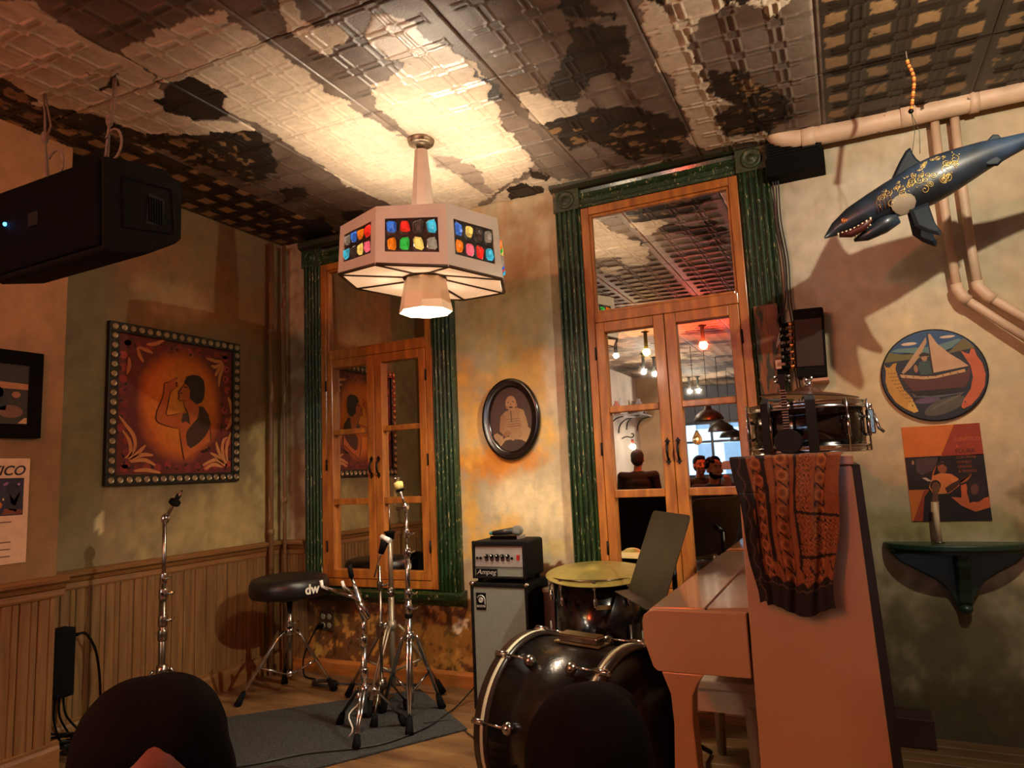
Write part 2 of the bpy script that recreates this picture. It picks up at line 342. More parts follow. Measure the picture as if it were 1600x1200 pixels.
LW = thing('wall_left', None, None, (-3.5, -1, 0), kind='structure')
wall_grid('plaster', (-3.5, 0, 0), (0, 1, 0), (0, 0, 1), -1.9, 0, .74, 3.0, .022, (128, 110, 74),
          [(-1.2, 1.5, .4, .5, (142, 126, 84), .7), (-.5, 1.0, .5, .3, (172, 150, 96), .8), (-.15, 1.35, .12, .4, (186, 168, 112), .9), (-.35, 2.35, .5, .25, (140, 98, 52), .9), (-1.1, 2.6, .5, .3, (150, 112, 66), .8),
           (-.9, 2.35, .25, .12, (176, 158, 108), .6), (-.08, 2.2, .12, .7, (132, 96, 54), .8)],
          [((206, 188, 140), [(-1.30, 1.08), (-1.27, 1.12), (-1.25, 1.06), (-1.28, 1.00), (-1.30, 1.02)], .03)], seed=31, parent=LW, kind=None)
solid('wall_left_core', -3.62, -3.505, -9.4, .0, 0, 3.05, PLB)
wall_grid('plaster', (-3.27, 0, 0), (0, 1, 0), (0, 0, 1), -3.3, -1.63, .82, 3.0, .03, (158, 120, 78),
          [(-1.8, 1.1, .5, .4, (138, 108, 62), .8), (-2.2, 2.3, .7, .5, (176, 134, 92), .7)], seed=44, parent=LW, kind=None)
obj('pier', MB().box(-3.5, -3.275, -3.3, -1.631, 0, 2.99), M('pier_plaster', (150, 118, 76), .8, var=.2, scale=4), LW)
solid('wall_right', 1.85, 2.0, -11.5, .0, 0, 3.05, PLW)
WNS = M('grained_beadboard', (120, 86, 46), .55, var=.25, scale=5, stretch=(9, 9, .9), bump=.2, bscale=22, col2=(112, 76, 38), mixlo=.40, mixhi=.72, mixscale=4)
def planks(par, xw, y0, y1, z0, z1, wd=.078, nx=1, th=.014):
    n = max(1, round((y1 - y0) / wd)); wd = (y1 - y0) / n
    for i in range(n):
        a = y0 + i * wd; q = random.uniform(-.001, .0015)
        m = MB(); prof = [(a + .0015, 0), (a + .0015, th - .004), (a + .006, th + q), (a + wd * .55, th + q), (a + wd * .60, th - .005), (a + wd * .66, th + q), (a + wd - .006, th + q), (a + wd - .0015, th - .004), (a + wd - .0015, 0)]
        if nx: m.prism(prof, z0, z1, lambda b, h, z: Vector((xw + h, b, z)))
        else: m.prism(prof, z0, z1, lambda b, h, z: Vector((b, xw - h, z)))
        obj('plank', m, WNS, par)
def molding(name, prof, p0, p1, out, mat, parent=None, kind=None):
    # prof: (out, z)
    d = (Vector(p1) - Vector(p0)); u = d.normalized(); L_ = d.length; out = Vector(out)
    m = MB().prism(prof, 0, L_, lambda a, b, h: Vector(p0) + out * a + Vector((0, 0, b)) + u * h)
    return obj(name, m, mat, parent, kind=kind)
RAIL = [(0, .742), (.016, .742), (.02, .752), (.018, .776), (.026, .782), (.034, .80), (.05, .812), (.052, .826), (.04, .834), (0, .838)]
BASE = [(0, 0), (.024, 0), (.024, .10), (.018, .115), (.020, .128), (0, .135)]
RW = M('rail_wood', (134, 94, 50), .5, var=.35, scale=5, stretch=(6, 1, 6), bump=.15, col2=(112, 72, 34), mixscale=5)
planks(LW, -3.5, -1.63, -.005, .12, .75)
planks(LW, -3.27, -3.1, -1.63, .12, .75)
m_ = molding('trim_1', RAIL, (-3.5, -1.63, 0), (-3.5, -.0, 0), (1, 0, 0), RW, kind='structure')
molding('trim_2', [(a, b + .01) for a, b in RAIL], (-3.27, -3.1, 0), (-3.27, -1.60, 0), (1, 0, 0), RW, kind='structure')
molding('baseboard_left', BASE, (-3.5, -1.63, 0), (-3.5, 0, 0), (1, 0, 0), RW, kind='structure')
molding('baseboard_pier', [(a, b * 1.0) for a, b in BASE], (-3.27, -3.1, 0), (-3.27, -1.60, 0), (1, 0, 0), RW, kind='structure')
CW = thing('wall_corner', None, None, (-3.38, 0, 0), kind='structure')
planks(CW, 0, -3.5, -3.27, .0, .75, nx=0)
molding('trim_3', RAIL, (-3.5, 0, 0), (-3.285, 0, 0), (0, -1, 0), RW, kind='structure')
molding('baseboard_back', [(0, 0), (.02, 0), (.02, .07), (.012, .085), (0, .088)], (-3.5, -.0, 0), (-1.3, -.0, 0), (0, -1, 0), M('orange_base_wood', (156, 96, 40), .5, var=.3, scale=5, stretch=(1, 6, 6), bump=.1), kind='structure')
# floor of worn boards
FL = thing('floor', None, None, (-1, -4, 0), kind='structure')
obj('subfloor', MB().box(-3.6, 2.0, -11.6, .2, -.12, -.014), M('dark_slab'), FL)
FW = M('worn_floor_boards', (124, 92, 56), .42, var=.2, scale=3, stretch=(1., 4, 4), bump=.06, bscale=30, col2=(84, 58, 34), mixlo=.4, mixhi=.7, mixscale=2.5)
for i in range(42):
    y1 = -.0 - i * .095; x = -3.5
    while x < 1.85:
        x1 = min(1.85, x + random.uniform(1.3, 2.6))
        if x1 > 1.5: x1 = 1.85
        q = random.uniform(-.0012, 0)
        m = MB().prism([(y1 - .0935, -.014), (y1 - .0935, -.002 + q), (y1 - .091, q), (y1 - .004, q), (y1 - .0015, -.002 + q), (y1 - .0015, -.014)], x, x1 - .002, lambda a, b, h: Vector((h, a, b)))
        obj('floor_board', m, FW, FL); x = x1
obj('rear_boards', MB().box(-3.5, 1.85, -11.4, -42 * .095, -.014, -.0005), FW, FL)

# ---------------------------------------------------------------- the two mirrored casement windows
ORW = M('honey_pine', (172, 106, 36), .42, var=.28, scale=6, stretch=(5, 5, .8), bump=.06, bscale=50, coat=.25, col2=(136, 72, 26), mixlo=.40, mixhi=.72, mixscale=5)
GRN = M('peeling_green_paint', (22, 50, 18), .32, var=.5, scale=5, stretch=(5, 5, 1.3), bump=.6, bscale=50, col2=(176, 158, 110), mixlo=.635, mixhi=.65, mixscale=22, coat=.3)
DKW = M('dark_cornice_wood', (52, 38, 22), .5, var=.4, scale=6, stretch=(1, 6, 6), bump=.4, bscale=50, col2=(24, 44, 22), mixscale=6)
IRON = M('black_iron', (18, 16, 15), .45, .6, var=.2)
MIR = M('old_mirror', (236, 230, 218), .012, 1., var=.02, scale=3)
def casing(par, x0, x1, z0, z1, out=.05):
    w_ = x1 - x0; pr = [(0, 0), (0, out * .6), (.012, out)]
    for k in range(4):
        c0 = .02 + (w_ - .04) * k / 4; c1 = .02 + (w_ - .04) * (k + 1) / 4
        pr += [(c0, out * .72), (c0 + .006, out * .72)] + [((c0 + c1) / 2 + (c1 - c0) * .36 * -math.cos(t), out * .72 + out * .38 * math.sin(t)) for t in (.3, .9, PI / 2, PI - .9, PI - .3)] + [(c1 - .004, out * .72)]
    pr += [(w_ - .012, out), (w_, out * .6), (w_, 0)]
    m = MB().prism(pr, z0, z1, lambda a, b, h: Vector((x0 + a, -b, h)))
    return obj('casing', m, GRN, par)
def window(n, gx0, gx1, x0, x1, casing_bottom, tilt):
    W = thing('window_%d' % n, None, None, ((x0 + x1) / 2, 0, .55), kind='structure')
    casing(W, gx0, x0, casing_bottom, 2.685); casing(W, x1, gx1, casing_bottom, 2.685)
    hp = [(0, 2.685), (.04, 2.685), (.05, 2.70), (.036, 2.71), (.036, 2.735), (.052, 2.745), (.05, 2.765), (.036, 2.772), (.04, 2.79), (0, 2.80)]
    u = MB().prism(hp, gx0, gx1, lambda a, b, h: Vector((h, -a, b))); obj('header', u, GRN, W)
    cp = [(0, 2.80), (.05, 2.80), (.085, 2.815), (.09, 2.85), (.06, 2.87), (0, 2.885)]
    obj('cornice', MB().prism(cp, gx0 - .01, gx1 + .01, lambda a, b, h: Vector((h, -a, b))), DKW, W)
    for cx in ((gx0 + x0) / 2, (gx1 + x1) / 2):
        q = MB().box(cx - .078, cx + .078, -.058, 0, 2.68, 2.80)
        q.lathe([(.052, 0), (.052, .008), (.04, .012), (.036, .006), (.024, .006), (.018, .014), (.001, .018)], (cx, -.058, 2.742), (0, -1, 0), 16)
        obj('corner_block', q, GRN if n == 1 else M('worn_block_paint', (40, 52, 26), .45, var=.5, scale=9, bump=.4, col2=(120, 98, 56), mixlo=.55, mixhi=.62, mixscale=14), W)
    obj('sill', MB().prism([(0, .452), (.03, .46), (.045, .485), (.085, .50), (.09, .53), (.0, .548)], gx0 - .015, gx1 + .02, lambda a, b, h: Vector((h, -a, b))), GRN, W)
    fr = MB(); d0, d1 = -.042, -.004
    fr.box(x0, x0 + .045, d0, d1, .55, 2.68); fr.box(x1 - .045, x1, d0, d1, .55, 2.68)
    fr.box(x0 + .045, x1 - .045, d0, d1, 2.635, 2.68); fr.box(x0 + .045, x1 - .045, d0, d1, 2.012, 2.068); fr.box(x0 + .045, x1 - .045, d0, d1, .55, .60)
    obj('frame', fr, ORW, W, bevel=.004)
    bd = MB(); b = .014
    for (a0, a1, c0, c1) in ((x0 + .045, x0 + .045 + b, 2.068, 2.635), (x1 - .045 - b, x1 - .045, 2.068, 2.635), (x0 + .045 + b, x1 - .045 - b, 2.635 - b, 2.635), (x0 + .045 + b, x1 - .045 - b, 2.068, 2.068 + b)):
        bd.box(a0, a1, -.03, -.004, c0, c1)
    obj('bead', bd, ORW, W, bevel=.003)
    def glass(nm, a0, a1, c0, c1, par):
        t = tilt; xm = (x0 + x1) / 2
        q = MB(); pt = [(a0, c0), (a1, c0), (a1, c1), (a0, c1)]
        q.prism(pt, 0, .004, lambda a, b_, h: Vector((a, -.010 - h - t * (a - xm), b_)))
        obj(nm, q, MIR, par)
    glass('transom_pane', x0 + .04, x1 - .04, 2.06, 2.64, W)
    xm = (x0 + x1) / 2; rows = [(.655, 1.06), (1.10, 1.512), (1.546, 1.955)]
    for s in (0, 1):
        a0, a1 = (x0 + .047, xm - .0015) if s == 0 else (xm + .0015, x1 - .047)
        g0, g1 = (a0 + .05, a1 - .058) if s == 0 else (a0 + .058, a1 - .05)
        q = MB(); e0, e1 = -.046, -.006
        q.box(a0, g0, e0, e1, .602, 2.01); q.box(g1, a1, e0, e1, .602, 2.01)
        for z0, z1 in ((.602, rows[0][0]), (rows[0][1], rows[1][0]), (rows[1][1], rows[2][0]), (rows[2][1], 2.01)): q.box(g0, g1, e0 + (.006 if .7 < z0 < 1.9 else 0), e1, z0, z1)
        S = obj('sash', q, ORW, W, bevel=.004)
        for z0, z1 in rows: glass('pane', g0 - .006, g1 + .006, z0 - .006, z1 + .006, S)
        hx = a1 - .026 if s == 0 else a0 + .026
        hd = MB(); fy = -.048
        hd.tube([(hx, fy, 1.245), (hx, fy - .018, 1.262), (hx, fy - .026, 1.29), (hx, fy - .018, 1.318), (hx, fy, 1.335)], [.006, .006, .0075, .006, .006], 8)
        for zc, sg in ((1.335, 1), (1.245, -1)):
            F_ = frame((hx, fy + .002, zc), (1, 0, 0), (0, 0, 1))
            hd.prism([(-.007, -.01 * sg), (.007, -.01 * sg), (.007, .004 * sg), (.016, .006 * sg), (.007, .014 * sg), (0, .026 * sg), (-.007, .014 * sg), (-.016, .006 * sg), (-.007, .004 * sg)], 0, .006, F_)
        obj('handle', hd, IRON, S)
        ex = a0 - .004 if s == 0 else a1 + .004
        for zc in (.80, 1.32, 1.84):
            obj('hinge', MB().tube([(ex, -.047, zc - .035), (ex, -.047, zc + .035)], .006, 8), IRON, S)
    return W
window(1, -3.262, -2.088, -3.112, -2.242, .545, .012)
window(2, -1.381, -.212, -1.223, -.370, .545, .0)

# ---------------------------------------------------------------- the bar room behind the camera (seen in the mirrors)
FR = thing('wall_front', None, None, (-1, -11.3, 0), kind='structure')
wm = MB()
for a in ((-3.6, -3.15, 0, 3), (-3.15, -1.2, 0, .95), (-3.15, -1.2, 2.1, 3), (-1.2, -.95, 0, 3), (-.95, .9, 0, .95), (-.95, .9, 2.1, 3), (.9, 2, 0, 3)):
    wm.box(a[0], a[1], -11.4, -11.25, a[2], a[3])
obj('masonry', wm, M('front_wall_paint', (70, 74, 84), .8), FR)
for k, (a0, a1) in enumerate(((-3.15, -1.2), (-.95, .9))):
    Wn = thing('window_%d' % (k + 3), None, None, (a0, -11.3, .95), kind='structure'); q = MB()
    for x in (a0, a0 + .62, a0 + 1.28, a1 - .05): q.box(x, x + .05, -11.34, -11.28, .95, 2.1)
    for z in (.95, 1.66, 2.05): q.box(a0, a1, -11.335, -11.285, z, z + .05)
    obj('frame', q, M('dark_window_frame', (40, 44, 52), .5), Wn)
    obj('glass', MB().box(a0, a1, -11.312, -11.308, .95, 2.1), M('clear_glass', (245, 250, 255), .0, trans=1., var=.0), Wn)
solid('wall_left_rear', -3.62, -3.5, -11.5, -9.4, 0, 3.05, PLB)
solid('column', -3.5, -3.05, -9.7, -9.25, 0, 2.96, M('warm_column_plaster', (150, 128, 100), .8, var=.2, scale=3))
solid('partition', -3.05, -2.93, -10.3, -9.9, 0, 2.95, PLB)
for k, (x, h, c) in enumerate(((-4.2, 7, (150, 168, 190)), (-1.2, 9, (190, 200, 214)), (2.6, 8, (120, 150, 160)))):
    q = MB().box(x - 1.4, x + 1.4, -24, -20, -1, h)
    b_ = thing('street_building', ('slate blue', 'pale grey', 'teal grey')[k] + ' building across the street seen in the mirror', 'building', (x, -22, 0), 'buildings across the street')
    obj('wall', q, M('facade_%d' % k, [min(255, v + 40) for v in c], .8), b_)
    q = MB()
    for i in range(3):
        for j in range(4): q.box(x - 1.1 + i * .85, x - .6 + i * .85, -20, -19.97, .8 + j * 1.6, 1.9 + j * 1.6)
    obj('window_panes', q, M('far_window_glass', (70, 90, 110), .2), b_)
solid('street', -12, 10, -26, -11.4, -.2, -.05, M('asphalt', (90, 92, 96), .9))
# ---------------------------------------------------------------- pendant lamp of an eight-sided box
def glass_mat(name, col, tr=.85):
    m = bpy.data.materials.new(name); m.use_nodes = True; nt = m.node_tree; N = nt.nodes; N.remove(N['Principled BSDF'])
    c = (*lin(col), 1)
    t = N.new('ShaderNodeBsdfTranslucent'); t.inputs[0].default_value = c
    d = N.new('ShaderNodeBsdfDiffuse'); d.inputs[0].default_value = c
    g = N.new('ShaderNodeBsdfGlossy'); g.inputs['Roughness'].default_value = .12
    nz = N.new('ShaderNodeTexNoise'); nz.inputs['Scale'].default_value = 60; bp = N.new('ShaderNodeBump'); bp.inputs['Strength'].default_value = .3
    nt.links.new(nz.outputs[0], bp.inputs['Height']); nt.links.new(bp.outputs[0], g.inputs['Normal'])
    a = N.new('ShaderNodeMixShader'); a.inputs[0].default_value = tr; b = N.new('ShaderNodeMixShader'); b.inputs[0].default_value = .06
    nt.links.new(d.outputs[0], a.inputs[1]); nt.links.new(t.outputs[0], a.inputs[2])
    nt.links.new(a.outputs[0], b.inputs[1]); nt.links.new(g.outputs[0], b.inputs[2])
    nt.links.new(b.outputs[0], N['Material Output'].inputs[0]); return m
def bulb_mat(name, col, s):
    m = bpy.data.materials.new(name); m.use_nodes = True; p = m.node_tree.nodes['Principled BSDF']
    p.inputs['Base Color'].default_value = (*col, 1); p.inputs['Emission Color'].default_value = (*col, 1); p.inputs['Emission Strength'].default_value = s
    return m
WARM = (1, .85, .68)
LWH = M('lamp_white_paint', (226, 214, 196), .5, var=.06, scale=10)
LDK = M('lamp_dark_lead', (40, 30, 22), .5, var=.3)
PC = Vector((-1.722, -.902, 0)); PH = math.radians(1.8)
pl = thing('pendant_lamp', 'eight-sided cream pendant lamp with coloured glass chunks hanging from the peeling ceiling', 'lamp', (PC.x, PC.y, 2.85))
ZT, ZB, RT, RB = 2.372, 2.122, .391, .405
def zb(x, y): return ZB - .10 * (x - PC.x) + .02 * (y - PC.y)
def vt(k, r, z): a = math.radians(45 * k) + PH; return Vector((PC.x + r * math.cos(a), PC.y + r * math.sin(a), z))
def vb(k, r): p = vt(k, r, 0); p.z = zb(p.x, p.y); return p
m = MB().lathe([(.062, 0), (.066, -.012), (.06, -.03), (.045, -.036), (.04, -.03), (.026, -.032), (.02, -.06), (.001, -.062)], (PC.x, PC.y, 2.853), (0, 0, 1), 24)
obj('canopy', m, M('canopy_brass', (110, 84, 60), .35, .6, var=.4, scale=20, col2=(196, 176, 150), mixscale=12), pl)
obj('stem', MB().lathe([(.033, 2.79), (.034, 2.77), (.056, 2.50), (.056, 2.30)], (PC.x, PC.y, 0), n=8, smooth=False, a0=PH), M('stem_paint', (208, 186, 166), .5, var=.12), pl)
sp = MB()
for k in range(4): sp.tube([vt(k * 2, .05, 2.31), vt(k * 2, .375, 2.33)], .006, 6)
obj('spider_bracket', sp, LDK, pl)
GC = {n: glass_mat('glass_' + n, [v * .62 for v in c], .85) for n, c in dict(blue=(50, 110, 225), red=(235, 40, 30), dark=(60, 45, 40), cyan=(60, 200, 250), orange=(250, 130, 20), green=(50, 190, 70), yellow=(255, 225, 120), pink=(255, 110, 140), smoke=(150, 140, 130)).items()}
cols = ['blue', 'red', 'dark', 'cyan', 'orange', 'green', 'yellow', 'pink', 'smoke']
rg = random.Random(5)
for k in range(8):
    p0, p1 = vt(k, RT, ZT), vt(k + 1, RT, ZT); q0, q1 = vb(k, RB), vb(k + 1, RB)
    n = (p1 - p0).cross(Vector((0, 0, 1))).normalized()
    def S(a, b, h=0., p0=p0, p1=p1, q0=q0, q1=q1, n=n): # a,b in 0..1 on the face, h outwards
        return (p0 * (1 - a) + p1 * a) * b + (q0 * (1 - a) + q1 * a) * (1 - b) + n * h
    A0, A1, B0, B1 = .13, .88, .22, .78
    m = MB()
    for a0, a1, b0, b1 in ((0, A0, 0, 1), (A1, 1, 0, 1), (A0, A1, 0, B0), (A0, A1, B1, 1)):
        vs = [S(a, b, h) for h in (-.012, 0) for a, b in ((a0, b0), (a1, b0), (a1, b1), (a0, b1))]
        m.add(vs, [(3, 2, 1, 0), (4, 5, 6, 7), (0, 1, 5, 4), (1, 2, 6, 5), (2, 3, 7, 6), (3, 0, 4, 7)])
    F_ = obj('side_panel', m, LWH, pl)
    dk = MB(); order = ['blue', 'red', 'dark', 'cyan', 'orange', 'green', 'yellow', 'smoke'] if k == 6 else rg.sample(cols, 8)
    for c in range(4):
        for r in range(2):
            ca, cb = A0 + (A1 - A0) * (c + .5) / 4, B0 + (B1 - B0) * ((1 - r) + .5) / 2; wa, wb = (A1 - A0) / 8, (B1 - B0) / 4
            pg = []
            for t in range(8):
                an = PI / 8 + t * PI / 4; f = rg.uniform(.62, .86); ex = lambda v: math.copysign(abs(v) ** .6, v)
                pg.append((ca + wa * f * ex(math.cos(an)), cb + wb * f * ex(math.sin(an))))
            rect = [(ca + wa * min(1, max(-1, 1.45 * math.cos(PI / 8 + t * PI / 4))), cb + wb * min(1, max(-1, 1.45 * math.sin(PI / 8 + t * PI / 4)))) for t in range(8)]
            rect = [(ca + wa * (1 if math.cos(PI / 8 + t * PI / 4) > 0 else -1) * (1 if t in (0, 3, 4, 7) else .45), cb + wb * (1 if math.sin(PI / 8 + t * PI / 4) > 0 else -1) * (1 if t in (1, 2, 5, 6) else .45)) for t in range(8)]
            corners = {0: (1, 1), 2: (-1, 1), 4: (-1, -1), 6: (1, -1)}
            vs = [S(a, b, -.006) for a, b in rect] + [S(a, b, -.003) for a, b in pg]
            fs = [(t, (t + 1) % 8, 8 + (t + 1) % 8, 8 + t) for t in range(8)]
            nv = len(vs); i_ = 0
            for t, (sa, sb) in corners.items():
                vs.append(S(ca + wa * sa, cb + wb * sb, -.006)); fs.append((t, len(vs) - 1, t + 1))
            dk.add(vs, fs)
            ch = MB(); ins = [(ca + (a - ca) * .6, cb + (b - cb) * .6) for a, b in pg]
            vs = [S(a, b, -.004) for a, b in pg] + [S(a, b, .009 + rg.uniform(-.003, .004)) for a, b in ins] + [S(ca, cb, .010)]
            ch.add(vs, [(t, (t + 1) % 8, 8 + (t + 1) % 8, 8 + t) for t in range(8)] + [(8 + t, 8 + (t + 1) % 8, 16) for t in range(8)])
            obj('glass_chunk', ch, GC[order[c + 4 * r]], F_)
    obj('lead_sheet', dk, LDK, F_)
PNL = glass_mat('frosted_panel', (250, 236, 222), .9)
fr = MB(); cz = ZB + .02
def ib(k, r): return vt(k, r, cz + .01)
for k in range(8):
    a, b, c, d = vb(k, RB - .006), vb(k + 1, RB - .006), ib(k + 1, .10), ib(k, .10)
    cen = (a + b + c + d) / 4
    s_ = [cen + (x - cen) * .93 for x in (a, b, c, d)]
    obj('frosted_panel', MB().add(s_ + [x + Vector((0, 0, .004)) for x in s_], [(3, 2, 1, 0), (4, 5, 6, 7), (0, 1, 5, 4), (1, 2, 6, 5), (2, 3, 7, 6), (3, 0, 4, 7)]), PNL, pl)
    u = (d - a); fr.tube([a + Vector((0, 0, .002)), d + Vector((0, 0, .002))], .0085, 6)
    fr.tube([a + Vector((0, 0, .003)), b + Vector((0, 0, .003))], .008, 6); fr.tube([d, c], .012, 6)
obj('bottom_frame', fr, M('lamp_frame_bronze', (84, 66, 50), .5, .2, var=.2), pl)
cup = MB(); h8 = [(.098, 2.15), (.128, 1.985), (.124, 1.985), (.092, 2.15)]
cup.lathe(h8 + [h8[0]], (PC.x, PC.y, 0), n=8, cap=False, smooth=False, a0=PH + PI / 8)
obj('cup_shade', cup, M('cup_cream', (226, 200, 172), .5, var=.05), pl)
obj('diffuser', MB().lathe([(.106, 2.070), (.106, 2.074)], (PC.x, PC.y, 0), n=8, smooth=False, a0=PH + PI / 8), bulb_mat('cup_diffuser', (1, .83, .60), PENDANT_CUP / (PI * .035)), pl)
bm_ = bulb_mat('pendant_bulb', WARM, PENDANT_UP / (PI * .0113))
for k in range(8): obj('light_bulb', MB().ball(vt(k + .5, .20, 2.228), .03, 10, 8), bm_, pl)

# ---------------------------------------------------------------- coloured and white bulbs on the ceiling behind the camera
BLK = M('black_plastic', (10, 9, 8), .7, var=.15, spec=.08)
def bulb(label, loc, r, col, s, group=None, cat='bulb'):
    b = thing('ceiling_bulb', label, cat, (loc[0], loc[1], zceil(loc[0])), group or 'bulbs on the bar ceiling')
    obj('socket', MB().lathe([(.05, 0), (.05, -.012), (.022, -.02), (.022, loc[2] + r * .8 - zceil(loc[0]))], (loc[0], loc[1], zceil(loc[0]))), BLK, b)
    obj('globe', MB().ball(loc, r, 14, 10), bulb_mat('glow_' + label[:8].replace(' ', '_'), col, s), b)
bulb('glowing yellow round bulb on the ceiling behind the stage', (-2.07, -4.6, 2.60), .045, (1, .55, .03), YEL_POWER)
bulb('glowing red round bulb on the ceiling behind the stage', (-1.385, -4.58, 2.60), .045, (1, .085, .027), RED_POWER)
for p, l in (((-2.45, -4.58, 2.60), 'small clear bulb left of the yellow bulb'), ((-2.55, -6.26, 2.6), 'clear bulb of the middle ceiling pair, nearer the plaster wall'), ((-2.50, -6.7, 2.61), 'clear bulb of the middle ceiling pair, farther down the room'),
             ((-2.56, -9.6, 2.6), 'clear bulb of the far ceiling pair above the tables'), ((-2.40, -9.6, 2.6), 'clear bulb of the far ceiling pair, closer to the pendants')):
    bulb(l, p, .03, WARM, WHITE_POWER * (.2 if p[1] > -5 else 1))
def hang(o, z): return MB().tube([(o[0], o[1], z), (o[0], o[1], zceil(o[0]))], .004, 6)
for i, (x, y, z) in enumerate(((-1.6, -5.8, 1.79), (-1.67, -7.2, 1.70), (-1.73, -8.6, 1.65), (-1.78, -10., 1.62))):
    d = thing('dome_pendant', ('nearest of the row of', 'second of the row of', 'third of the row of', 'farthest of the row of')[i] + ' dark metal dome lampshades in the bar', 'lamp', (x, y, z), 'dome lamps over the bar')
    obj('shade', MB().lathe([(.20, 0), (.195, .02), (.17, .07), (.11, .12), (.05, .15), (.04, .2), (.036, .2), (.046, .148), (.106, .115), (.165, .066), (.188, .018), (.194, 0)], (x, y, z), cap=False), M('dome_metal', (34, 28, 26), .35, .5), d)
    obj('light_bulb', MB().ball((x, y, z + .05), .035, 10, 8), bulb_mat('dome_glow', WARM, 60), d)
    obj('cord', hang((x, y), z + .2), BLK, d)
g_ = thing('edison_bulb', 'large clear teardrop bulb hanging below the nearest dome lamp', 'bulb', (-1.81, -6., 1.6))
obj('glass_bulb', MB().lathe([(.001, -.09), (.04, -.08), (.066, -.04), (.066, 0), (.045, .05), (.022, .09), (.02, .11)], (-1.81, -6., 1.57)), M('amber_glass', (255, 214, 150), .02, trans=.95, var=0), g_)
obj('filament', MB().ball((-1.81, -6., 1.56), .012, 8, 6), bulb_mat('filament_glow', (1, .6, .25), 80), g_)
obj('cord', hang((-1.81, -6.), 1.68), BLK, g_)

# ---------------------------------------------------------------- loudspeaker hung on ropes
ROPE = M('grey_rope', (120, 104, 88), .9, var=.3, scale=60, bump=.4, bscale=200)
SPK = M('speaker_black', (16, 14, 12), .75, var=.15, bump=.08, bscale=300, spec=.1)
s_ = thing('loudspeaker', 'black stage loudspeaker hung sideways on ropes under the ceiling', 'loudspeaker', (-2.45, -2.0, 2.38))
R_ = Matrix.Translation((-2.46, -2.2, 2.19)) @ Matrix.Rotation(math.radians(4), 4, 'Z') @ Matrix.Rotation(math.radians(-3), 4, 'Y')
LX0, LX1 = -.275, .285
pf = [(0, -.185), (.02, -.195), (.17, -.155), (.30, -.075), (.325, -.05), (.335, .17), (.25, .205), (.02, .155), (0, .15)]
def sfr(a, b, h): return R_ @ Vector((h, a, b))
obj('cabinet', MB().prism(pf, LX0, LX1, sfr), SPK, s_, bevel=.012, seg=3)
obj('grille', MB().prism([(LX0 + .015, -.17), (LX1 - .012, -.17), (LX1 - .012, .14), (LX0 + .015, .14)], 0, .012, lambda a, b, h: R_ @ Vector((a, -h, b))), M('speaker_mesh', (6, 6, 6), .8, bump=.6, bscale=500, spec=.1), s_, bevel=.01)
m = MB(); hr = [(.07, -.085), (.27, -.045), (.285, -.03), (.28, .12), (.265, .13), (.07, .10)]
m.tube([R_ @ Vector((LX1 + .001, a, b)) for a, b in hr], .006, 6, closed=True); obj('end_rim', m, SPK, s_)
hd = obj('carrying_handle', MB().prism([(.16, -.045), (.235, -.03), (.245, .075), (.175, .08)], LX1, LX1 + .003, sfr), M('recess_black', (6, 6, 6), .8), s_)
m = MB()
for i in range(6): m.box(.172 + i * .011, .176 + i * .011, -.03, .065, LX1 + .003, LX1 + .008, Matrix(((0, 0, 1, 0), (1, 0, 0, 0), (0, 1, 0, 0), (0, 0, 0, 1))))
m.v = [tuple(R_ @ Vector(v)) for v in m.v]; obj('handle_ribs', m, SPK, hd)
obj('status_light', MB().ball(R_ @ Vector((LX0 + .075, -.014, .01)), .007, 8, 6), bulb_mat('blue_led', (.03, .35, 1), 14), s_, label='glowing blue indicator light')
obj('badge', MB().box(LX0 + .20, LX0 + .25, -.015, -.012, -.03, .02, R_), M('badge_grey', (26, 25, 24), .5, spec=.2), s_)
for p, q, nm, l in ((Vector((-2.89, -1.99, 2.885)), R_ @ Vector((LX0 + .10, .12, .20)), 'rope', 'knotted rope holding the wall end of the loudspeaker'), (Vector((-2.52, -1.93, 2.875)), R_ @ Vector((.12, .13, .205)), 'rope', 'knotted rope holding the handle end of the loudspeaker')):
    r_ = thing(nm, l, 'rope', p, 'ropes holding the loudspeaker')
    mid = (p + q) / 2
    obj('strand', MB().tube([p, p + (mid - p) * .5 + Vector((.006, 0, 0)), mid, q], .0045, 6), ROPE, r_)
    obj('second_strand', MB().tube([p + Vector((.012, 0, 0)), mid + Vector((.018, .01, .05)), mid + Vector((.002, 0, -.02)), q + Vector((.004, .01, 0))], .004, 6), ROPE, r_)
    lp = [q + Vector((.05 * math.cos(t) + .045, 0, .075 + .06 * math.sin(t))) for t in np.linspace(-PI * .8, PI * .8, 14)]
    obj('loop', MB().tube(lp, .005, 6), ROPE, r_)
    obj('knot', MB().ball(mid, (.014, .014, .03), 10, 8), ROPE, r_)
    obj('eye_bolt', MB().tube([q + Vector((.02 * math.cos(t), 0, .0 + .02 * math.sin(t))) for t in np.linspace(0, 2 * PI, 13)[:-1]], .006, 8, closed=True), IRON, r_)
